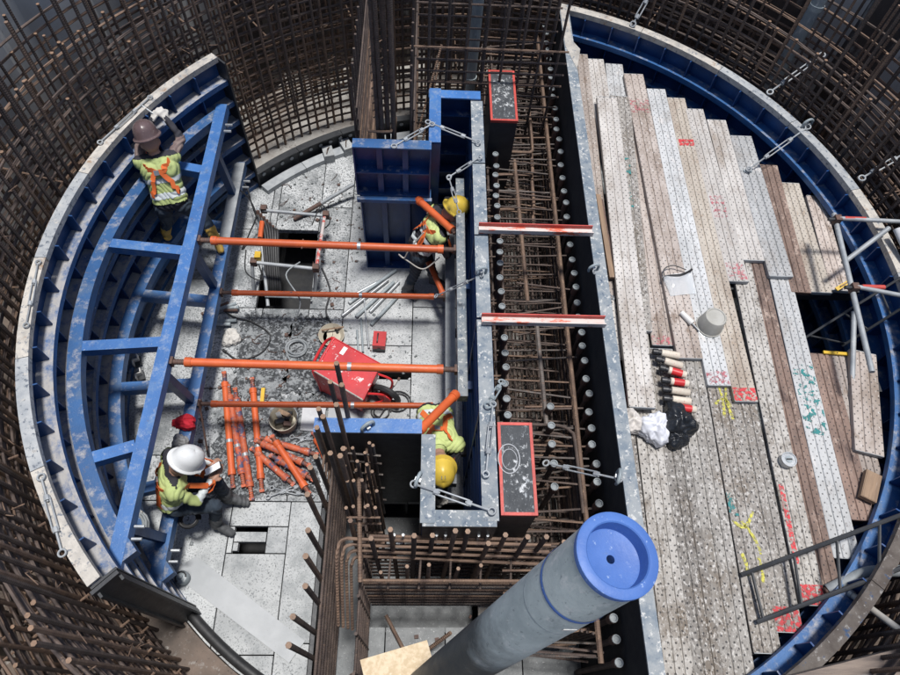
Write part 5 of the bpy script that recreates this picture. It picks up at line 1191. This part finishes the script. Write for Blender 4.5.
# ------------------------------------------------------------------ people
def capsule(mb, a, b, ra, rb, n=12):
    a, b = Vector(a), Vector(b)
    x, y, d = frame(b - a) if (b - a).length > 1e-6 else (Vector((1, 0, 0)), Vector((0, 1, 0)), Vector((0, 0, 1)))
    pts, rs = [], []
    for k in range(1, 5):
        t = -PI / 2 + (PI / 2) * k / 4.0
        pts.append(a + d * ra * math.sin(t)); rs.append(max(ra * math.cos(t), 1e-4))
    for k in range(0, 4):
        t = (PI / 2) * k / 4.0
        pts.append(b + d * rb * math.sin(t)); rs.append(rb * math.cos(t))
    mb.tube(pts, rs, n)
def make_person(label, J, look, mats, hat_m, vest=True, hat_tilt=0.0, grip=0.6, vlo=0.02):
    """J: joint name -> position. look: facing direction of the head."""
    J = {k: Vector(v) for k, v in J.items()}
    base = Vector((J['pelvis'].x, J['pelvis'].y, min(J['toe_l'].z, J['toe_r'].z) - 0.04))
    J = {k: v - base for k, v in J.items()}
    t = thing('person', label, 'person', base)
    bones = []        # a, b, ra, rb, kind
    B = lambda a, b, ra, rb, kind: bones.append((Vector(a), Vector(b), ra, rb, kind))
    lat = (J['sh_r'] - J['sh_l']).normalized()
    hlat = (J['hip_r'] - J['hip_l']).normalized()
    spine = (J['neck'] - J['pelvis']).normalized()
    mid = J['pelvis'].lerp(J['neck'], 0.42); chest = J['pelvis'].lerp(J['neck'], 0.72)
    for s in (-1, 1):
        B(J['pelvis'] + hlat * 0.06 * s, mid + lat * 0.055 * s, 0.115, 0.105, 'torso_low')
        B(mid + lat * 0.055 * s, chest + lat * 0.075 * s, 0.105, 0.115, 'torso')
    B(chest + lat * -0.08, chest + lat * 0.08, 0.11, 0.11, 'torso')
    B(J['sh_l'], J['sh_r'], 0.072, 0.072, 'torso'); B(J['pelvis'].lerp(J['neck'], 0.9), J['neck'], 0.085, 0.06, 'torso')
    fwd = Vector(look).normalized()
    up = (J['head'] - J['neck']).normalized()
    hl = fwd.cross(up).normalized(); fwd = up.cross(hl).normalized()
    B(J['neck'], J['head'], 0.056, 0.06, 'skin')
    B(J['head'] - fwd * 0.012, J['head'] + up * 0.06 - fwd * 0.015, 0.092, 0.095, 'skin')
    B(J['head'] + fwd * 0.03 - up * 0.03, J['head'] + fwd * 0.06 - up * 0.065, 0.062, 0.036, 'skin')           # jaw
    B(J['head'] + fwd * 0.085 + up * 0.01, J['head'] + fwd * 0.108 - up * 0.025, 0.010, 0.016, 'skin')          # nose
    for s in (-1, 1): B(J['head'] + hl * 0.088 * s + up * 0.012, J['head'] + hl * 0.092 * s - up * 0.025, 0.018, 0.014, 'skin')
    for s in ('l', 'r'):
        sh, el, ha = J['sh_' + s], J['el_' + s], J['ha_' + s]
        B(sh, el, 0.062, 0.047, 'sleeve'); B(el, ha, 0.046, 0.031, 'sleeve_low')
        d = J.get('hd_' + s, (ha - el)).normalized() if 'hd_' + s in J else (ha - el).normalized()
        px_, py_, _ = frame(d)
        pal = ha + d * 0.075
        for w_ in (-0.022, 0.0, 0.022): B(ha + px_ * w_ * 0.6, pal + px_ * w_ * 1.2, 0.022, 0.017, 'hand')
        for i, (w_, l1) in enumerate(((-0.036, 0.060), (-0.012, 0.074), (0.012, 0.070), (0.035, 0.054))):
            k0 = pal + px_ * w_ + d * 0.01
            k1 = k0 + (d * math.cos(grip * 0.7) - py_ * math.sin(grip * 0.7)) * l1 * 0.55
            k2 = k1 + (d * math.cos(grip * 1.7) - py_ * math.sin(grip * 1.7)) * l1 * 0.5
            B(k0, k1, 0.0115, 0.0105, 'hand'); B(k1, k2, 0.0105, 0.009, 'hand')
        sgn = 1 if s == 'l' else -1
        th0 = ha + d * 0.03 + px_ * 0.03 * sgn
        th1 = th0 + (d * 0.6 + px_ * 0.75 * sgn - py_ * 0.3).normalized() * 0.045; th2 = th1 + (d * 0.9 - py_ * 0.4).normalized() * 0.035
        B(th0, th1, 0.015, 0.013, 'hand'); B(th1, th2, 0.012, 0.010, 'hand')
        hp, kn, an, to = J['hip_' + s], J['kn_' + s], J['an_' + s], J['toe_' + s]
        B(hp, kn, 0.098, 0.066, 'leg'); B(kn, an, 0.066, 0.050, 'leg')
        B(kn.lerp(an, 0.25), kn.lerp(an, 0.5), 0.064, 0.060, 'leg')
        B(kn.lerp(an, 0.62), an, 0.066, 0.056, 'boot')
        hd = (to - an); hd.z = 0
        B(an - hd * 0.25 + Vector((0, 0, -0.035)), to, 0.046, 0.040, 'boot'); B(an + hd * 0.35, to, 0.048, 0.040, 'boot')
    mb = MB()
    for a, b, ra, rb, k in bones: capsule(mb, a, b, ra, rb)
    me = mb.mesh('body_raw'); ob = bpy.data.objects.new('body_raw', me); COL.objects.link(ob)
    rm = ob.modifiers.new('r', 'REMESH'); rm.mode = 'VOXEL'; rm.voxel_size = 0.0105; rm.use_smooth_shade = True
    sm = ob.modifiers.new('s', 'SMOOTH'); sm.factor = 0.5; sm.iterations = 3
    dg = bpy.context.evaluated_depsgraph_get()
    em = bpy.data.meshes.new_from_object(ob.evaluated_get(dg)); em.name = 'body'
    bpy.data.objects.remove(ob)
    em.materials.clear()
    order = ['torso', 'torso_low', 'sleeve', 'sleeve_low', 'hand', 'leg', 'boot', 'skin']
    for k in order: em.materials.append(MATS[mats[k]])
    # cloth folds
    kinds = []; 
    new_co = []
    for v in em.vertices:
        p = v.co
        f_ = 0.0 if (p - J['head']).length < 0.2 else 0.0045 * math.sin(p.z * 62 + 9 * math.sin(p.x * 17) + 7 * math.sin(p.y * 15))
        new_co += (p + v.normal * f_)[:]
    em.vertices.foreach_set('co', new_co); em.update()
    import numpy as np
    C0 = np.array([p.center[:] for p in em.polygons]); bestd = np.full(len(C0), 1e9); bi = np.zeros(len(C0), int)
    for i_, (a, b, ra, rb, k) in enumerate(bones):
        a_, ab = np.array(a[:]), np.array((b - a)[:]); l2 = float(ab @ ab)
        tt = np.clip((C0 - a_) @ ab / l2, 0, 1) if l2 > 1e-12 else np.zeros(len(C0))
        dd = np.linalg.norm(C0 - a_ - tt[:, None] * ab, axis=1) - (ra + (rb - ra) * tt)
        w_ = dd < bestd; bestd[w_] = dd[w_]; bi[w_] = i_
    for p, i_ in zip(em.polygons, bi):
        k = bones[i_][4]; kinds.append(k); p.material_index = order.index(k); p.use_smooth = True
    em.update()
    put('body', em, None, t)
    bvh = BVHTree.FromPolygons([v.co.copy() for v in em.vertices], [tuple(p.vertices) for p in em.polygons])
    def shell(name, m, test, off):
        idx = {}; vs = []; fs = []
        for p, k in zip(em.polygons, kinds):
            if test(p.center, k):
                f = []
                for vi in p.vertices:
                    if vi not in idx: idx[vi] = len(vs); vs.append(tuple(em.vertices[vi].co + em.vertices[vi].normal * off))
                    f.append(idx[vi])
                fs.append(tuple(f))
        if fs: MB().poly(vs, fs, True).build(name, m, t)
    ax = J['neck'] - J['pelvis']; L2 = ax.length_squared
    tp = lambda c: (c - J['pelvis']).dot(ax) / L2
    if vest:
        shell('vest', 'hivis', lambda c, k: k in ('torso', 'torso_low') and vlo < tp(c) < 0.97, 0.012)
        shell('reflective_band', 'hivis_white', lambda c, k: k in ('torso', 'torso_low') and 0.14 < tp(c) < 0.27, 0.0155)
        if vest == 2: shell('reflective_band', 'hivis_white', lambda c, k: k in ('torso', 'torso_low') and 0.48 < tp(c) < 0.58, 0.0155)
    back = lat.cross(spine).normalized()      # facing direction of the back or front
    if back.dot(fwd) > 0: back = -back
    def ribbon(p0, p1, p2, m, wd=0.052, off=0.021, nm='harness_strap'):
        pts = smooth_path([p0, p1, p2], 9); vs = []; prev = None
        pos = []
        for q in pts:
            loc, nor, _, _ = bvh.find_nearest(q); pos.append((loc, nor))
        for i, (loc, nor) in enumerate(pos):
            tan = (pos[min(i + 1, len(pos) - 1)][0] - pos[max(i - 1, 0)][0])
            if tan.length < 1e-5: tan = spine.copy()
            nn = (loc - (J['pelvis'] + ax * max(0, min(1, tp(loc))))); nn = (nn - tan.normalized() * nn.dot(tan.normalized())).normalized()
            sd = tan.normalized().cross(nn).normalized() * wd / 2
            c = loc + nn * off
            vs += [c - sd, c + sd, c + sd + nn * 0.004, c - sd + nn * 0.004]
        fs = []
        for i in range(len(pos) - 1):
            for k in range(4): fs.append((i * 4 + k, i * 4 + (k + 1) % 4, i * 4 + 4 + (k + 1) % 4, i * 4 + 4 + k))
        MB().poly(vs, fs, True).build(nm, m, t)
    if vest:
        for s in (-1, 1):
            top_ = J['neck'] + lat * 0.12 * s - spine * 0.02; far = 0.4
            ribbon(top_ + back * 0.10, chest + back * 0.35 , J['pelvis'] - lat * 0.17 * s + spine * 0.12 + back * 0.15, 'hivis_orange')
            ribbon(top_ - back * 0.10, chest - back * 0.35 + lat * 0.09 * s, J['pelvis'] + lat * 0.12 * s + spine * 0.1 - back * 0.2, 'hivis_orange')
        c_, n_, _, _ = bvh.find_nearest(chest + back * 0.4)
        MB().box(c_ + back * 0.026, (0.05, 0.05, 0.02), Matrix((lat, spine, back)).transposed()).build('harness_ring', 'galv', t)
    # face
    for s in (-1, 1): MB().tube([J['head'] + hl * 0.033 * s + fwd * 0.078 + up * 0.012, J['head'] + hl * 0.033 * s + fwd * 0.090 + up * 0.012], 0.012, 8).build('eye', 'black_plastic', t)
    MB().tube([J['head'] - hl * 0.025 + fwd * 0.096 - up * 0.052, J['head'] + fwd * 0.101 - up * 0.052, J['head'] + hl * 0.025 + fwd * 0.096 - up * 0.052], 0.006, 6).build('mouth', 'cloth_red', t)
    # hard hat
    hu = (up + fwd * hat_tilt).normalized(); hf = (fwd - hu * fwd.dot(hu)).normalized(); hr = hf.cross(hu)
    Rm = Matrix((hr, hf, hu)).transposed()
    hc = J['head'] + up * 0.075
    h = MB(); N = 32
    prof = [(1.22, -0.012), (1.24, 0.0), (1.04, 0.012), (1.0, 0.03), (0.97, 0.07), (0.88, 0.105), (0.70, 0.135), (0.42, 0.153), (0.16, 0.158), (0.0, 0.159)]
    vs = []
    for r_, z_ in prof:
        for k in range(N):
            a_ = 2 * PI * k / N; x = 0.118 * r_ * math.cos(a_); yb = 0.140 * r_ * math.sin(a_)
            if r_ > 1.1:
                f_ = 1.0 + (0.16 * max(0, math.sin(a_)) ** 2); yb *= f_; 
                x *= 0.97
            zz_ = z_ + (0.010 * math.exp(-(x / 0.020) ** 2) if 0.1 < r_ < 0.99 else 0) + (0.006 * math.exp(-((abs(x) - 0.045) / 0.010) ** 2) if 0.2 < r_ < 0.95 else 0)
            vs.append(Rm @ Vector((x, yb, zz_)) + hc)
    fs = [(i * N + k, i * N + (k + 1) % N, (i + 1) * N + (k + 1) % N, (i + 1) * N + k) for i in range(len(prof) - 1) for k in range(N)]
    ho = h.poly(vs, fs, True).build('hard_hat', hat_m, t)
    return t, ho, hc, Rm, J, base
CLO = dict(torso='dark_cloth', torso_low='dark_cloth', sleeve='dark_cloth', sleeve_low='dark_cloth', hand='glove', leg='denim', boot='boot_dark', skin='skin')
# 1: worker in brown helmet standing in the left frame, reaching up to the ribs
w1 = make_person('worker in brown hard hat and yellow boots reaching up inside the curved formwork', dict(
    pelvis=(-3.30, 1.20, 1.34), neck=(-3.36, 1.42, 1.79), head=(-3.385, 1.47, 1.91), sh_l=(-3.52, 1.38, 1.73), sh_r=(-3.21, 1.46, 1.74),
    el_l=(-3.56, 1.58, 1.78), ha_l=(-3.42, 1.78, 1.93), el_r=(-3.15, 1.68, 1.78), ha_r=(-3.28, 1.80, 1.93),
    hip_l=(-3.39, 1.16, 1.28), hip_r=(-3.20, 1.20, 1.28), kn_l=(-3.50, 1.28, 0.92), an_l=(-3.58, 1.28, 0.62 + 0.05), toe_l=(-3.64, 1.42, 0.62),
    kn_r=(-3.10, 1.34, 0.93), an_r=(-3.00, 1.22, 0.70), toe_r=(-2.93, 1.08, 0.633)),
    (-0.35, 1.0, 0.3), dict(CLO, sleeve='plaid', sleeve_low='dark_cloth', boot='boot_yellow'), 'hat_brown', 2)
# 2: harnessed worker leaning to the trench form
w2 = make_person('worker in yellow hard hat and dark jacket with orange harness leaning at the trench form', dict(
    pelvis=(-0.62, 1.02, 0.88), neck=(-0.37, 1.06, 1.28), head=(-0.28, 1.09, 1.39), sh_l=(-0.44, 1.24, 1.24), sh_r=(-0.38, 0.90, 1.22),
    el_l=(-0.30, 1.34, 1.02), ha_l=(-0.22, 1.30, 1.22), el_r=(-0.30, 0.84, 0.98), ha_r=(-0.27, 0.98, 0.86),
    hip_l=(-0.64, 1.12, 0.84), hip_r=(-0.62, 0.92, 0.84), kn_l=(-0.50, 1.14, 0.46), an_l=(-0.42, 1.10, 0.10), toe_l=(-0.30, 1.06, 0.05),
    kn_r=(-0.66, 0.96, 0.44), an_r=(-0.76, 0.95, 0.10), toe_r=(-0.66, 0.86, 0.05)),
    (0.9, 0.35, -0.35), dict(CLO, hand='skin', skin='skin'), 'hat_yellow', 2, vlo=0.62)
# 3: crouching worker bent over, head towards the pale pipe
w3 = make_person('worker in yellow hard hat and lime vest bending forward in the gap beside the recess', dict(
    pelvis=(-0.42, -1.06, 0.92), neck=(-0.39, -1.54, 1.20), head=(-0.375, -1.68, 1.27), sh_l=(-0.22, -1.45, 1.14), sh_r=(-0.555, -1.44, 1.14),
    el_l=(-0.25, -1.62, 0.90), ha_l=(-0.33, -1.80, 0.76), el_r=(-0.46, -1.64, 0.90), ha_r=(-0.38, -1.82, 0.74),
    hip_l=(-0.33, -1.04, 0.87), hip_r=(-0.51, -1.04, 0.87), kn_l=(-0.36, -1.24, 0.46), an_l=(-0.38, -1.08, 0.10), toe_l=(-0.36, -1.24, 0.05),
    kn_r=(-0.56, -1.20, 0.44), an_r=(-0.56, -1.06, 0.10), toe_r=(-0.56, -1.22, 0.05)),
    (0.05, -0.55, -0.9), dict(CLO, torso='hivis', sleeve='dark_cloth'), 'hat_yellow', True)
# 4: seated worker with phone
w4 = make_person('seated worker in white hard hat and lime vest looking at a phone', dict(
    pelvis=(-2.90, -1.84, 0.70), neck=(-2.76, -1.74, 1.12), head=(-2.68, -1.70, 1.20), sh_l=(-2.84, -1.57, 1.07), sh_r=(-2.74, -1.91, 1.06),
    el_l=(-2.70, -1.50, 0.86), ha_l=(-2.55, -1.56, 0.86), el_r=(-2.60, -1.93, 0.84), ha_r=(-2.52, -1.74, 0.83),
    hip_l=(-2.88, -1.73, 0.68), hip_r=(-2.84, -1.93, 0.68), kn_l=(-2.52, -1.68, 0.62), an_l=(-2.52, -1.70, 0.14), toe_l=(-2.35, -1.72, 0.05),
    kn_r=(-2.50, -1.90, 0.60), an_r=(-2.60, -1.96, 0.14), toe_r=(-2.46, -2.03, 0.05)),
    (0.85, 0.25, -0.6), dict(CLO, hand='skin', sleeve='hivis', sleeve_low='hivis_white'), 'hat_white', True)
t, ho, hc, Rm, J, base = w4
MB().box(hc + Rm @ Vector((-0.105, -0.02, 0.075)), (0.006, 0.04, 0.018), Rm @ Matrix.Rotation(-0.35, 3, 'Y')).build('hat_mark', 'teal_mark', t)
ph = thing('phone', 'smartphone with bright screen held by the seated worker', 'phone', Vector((-2.487, -1.635, 0.905)))
ph.rotation_euler = (0.25, -0.25, -1.15)
MB().box((0, 0, 0), (0.082, 0.165, 0.010)).build('case', 'black_plastic', ph); MB().box((0, 0, 0.0062), (0.072, 0.150, 0.0016)).build('screen', 'screen', ph)
t, ho, hc, Rm, J, base = w3
MB().box(hc + Rm @ Vector((0.0, -0.06, 0.155)), (0.035, 0.03, 0.006), Rm @ Matrix.Rotation(0.35, 3, 'X')).build('hat_mark', 'hose_grey', t)
t, ho, hc, Rm, J, base = w2
MB().tube([hc + Rm @ Vector((0.150 * math.cos(R(a_)), 0.16 * math.sin(R(a_)), 0.0)) for a_ in range(-30, 211, 20)], 0.02, 8).build('goggle_band', 'black_plastic', t)
lan = [J['pelvis'].lerp(J['neck'], 0.7) + Vector((-0.12, -0.12, 0.1)), J['pelvis'] + Vector((-0.10, -0.16, 0.16)), J['pelvis'] + Vector((-0.16, -0.18, 0.02)), J['pelvis'] + Vector((-0.22, -0.16, 0.06)), J['pelvis'] + Vector((-0.12, -0.19, -0.02)), J['pelvis'] + Vector((0.06, -0.24, -0.10)), J['pelvis'] + Vector((0.24, -0.18, 0.05))]
MB().tube(smooth_path(lan, 6), 0.008, 7).build('lanyard', 'hose_white', t)
t, ho, hc, Rm, J, base = w1
MB().tube([J['ha_l'] + Vector((0.05, 0.03, 0.02)), J['ha_l'] + Vector((-0.10, 0.10, 0.10))], 0.010, 6).build('wrench', 'galv', t)

# ------------------------------------------------------------------ crumbs of concrete and offcuts strewn about
def chips(label, spots, n, smin, smax, m, seed):
    rnd = random.Random(seed); mb = MB()
    for _ in range(n):
        (x0, x1, y0, y1, z) = rnd.choice(spots)
        c = Vector((rnd.uniform(x0, x1), rnd.uniform(y0, y1), z)); sz = rnd.uniform(smin, smax)
        rot = Matrix.Rotation(rnd.uniform(0, 6), 3, 'Z') @ Matrix.Rotation(rnd.uniform(-0.3, 0.3), 3, 'X')
        mb.box(c + Vector((0, 0, sz * 0.25)), (sz, sz * rnd.uniform(0.4, 1.0), sz * 0.5), rot)
    o = mb.build('concrete_crumbs', m); o['kind'] = 'stuff'; o['label'] = label; o['category'] = 'debris'
FS = [(-2.75, -1.6, -1.6, 0.6, 0.012), (-2.75, -1.6, -1.6, 0.6, 0.012), (-1.9, -1.3, 0.7, 2.6, 0.001), (-2.5, -1.6, 1.95, 2.9, 0.001), (-3.3, -2.85, -2.6, -0.2, 0.001), (-1.5, -0.6, -1.5, 1.0, 0.001)]
chips('grey concrete crumbs strewn over the floor and dark mats', FS, 420, 0.008, 0.035, 'concrete_dark', 5)
chips('pale concrete crumbs strewn over the floor and dark mats', FS, 300, 0.008, 0.030, 'plate_steel', 6)
chips('rusty nails and wire ends scattered over the floor', FS + [(-1.4, 0.4, -3.6, -2.8, -0.02)], 160, 0.012, 0.045, 'rust_dark', 8)

rnd = random.Random(31); mb = MB()
for _ in range(70):
    x0, x1, y0, y1, z = rnd.choice(FS[:4])
    p = Vector((rnd.uniform(x0, x1), rnd.uniform(y0, y1), z + 0.006)); a_ = rnd.uniform(0, 6); pts = [p.copy()]
    for k in range(rnd.randint(2, 5)):
        a_ += rnd.uniform(-0.9, 0.9); p = p + Vector((math.cos(a_), math.sin(a_), 0)) * rnd.uniform(0.02, 0.05); p.z = z + 0.006 + rnd.uniform(0, 0.012); pts.append(p.copy())
    mb.tube(pts, rnd.choice((0.002, 0.003, 0.004)), 4)
o = mb.build('wire_offcuts', 'rust_dark'); o['kind'] = 'stuff'; o['label'] = 'bent tie wire offcuts scattered over the shaft floor'; o['category'] = 'debris'

for i, q in enumerate((((232, 172), (246, 186), (252, 205), (258, 222), (262, 240)), ((240, 190), (250, 200), (256, 216), (250, 232), (244, 246)), ((212, 300), (232, 316), (252, 322), (270, 335), (262, 352), (240, 360), (226, 352)), ((322, 268), (330, 290), (326, 312), (336, 330)))):
    t = thing('floor_cable', ('black cable trailing from frame end to the shaft guard', 'thin dark cable drooping from the frame end bolts', 'dark cable snaking over the mat by the pale gloves', 'dark cable running from shaft guard to the round pan')[i], 'cable', at(*q[0], 0.03))
    pts = smooth_path([at(*p, 0.55 - 0.13 * k if i < 2 else 0.025) for k, p in enumerate(q)], 7)
    MB().tube([p - t.location for p in pts], 0.010, 6).build('wire', 'rubber', t); MB().tube([pts[-1] - t.location, pts[-1] - t.location + (pts[-1] - pts[-2]).normalized() * 0.05], 0.016, 7).build('plug', 'black_plastic', t)
for i, (x, y) in enumerate(((329, 158), (347, 151))):
    t = thing('concrete_spacer', 'pale concrete spacer block on floor beside the kicker', 'block', at(x, y, 0.0), 'spacer blocks', rz=0.3 + i * 0.2)
    MB().box((0, 0, 0.07), (0.14, 0.20, 0.14)).build('block', 'concrete_floor', t); MB().tube([(-0.03, -0.06, 0.14), (0.0, 0, 0.18), (0.03, 0.06, 0.14)], 0.008, 6).build('loop', 'rebar', t)
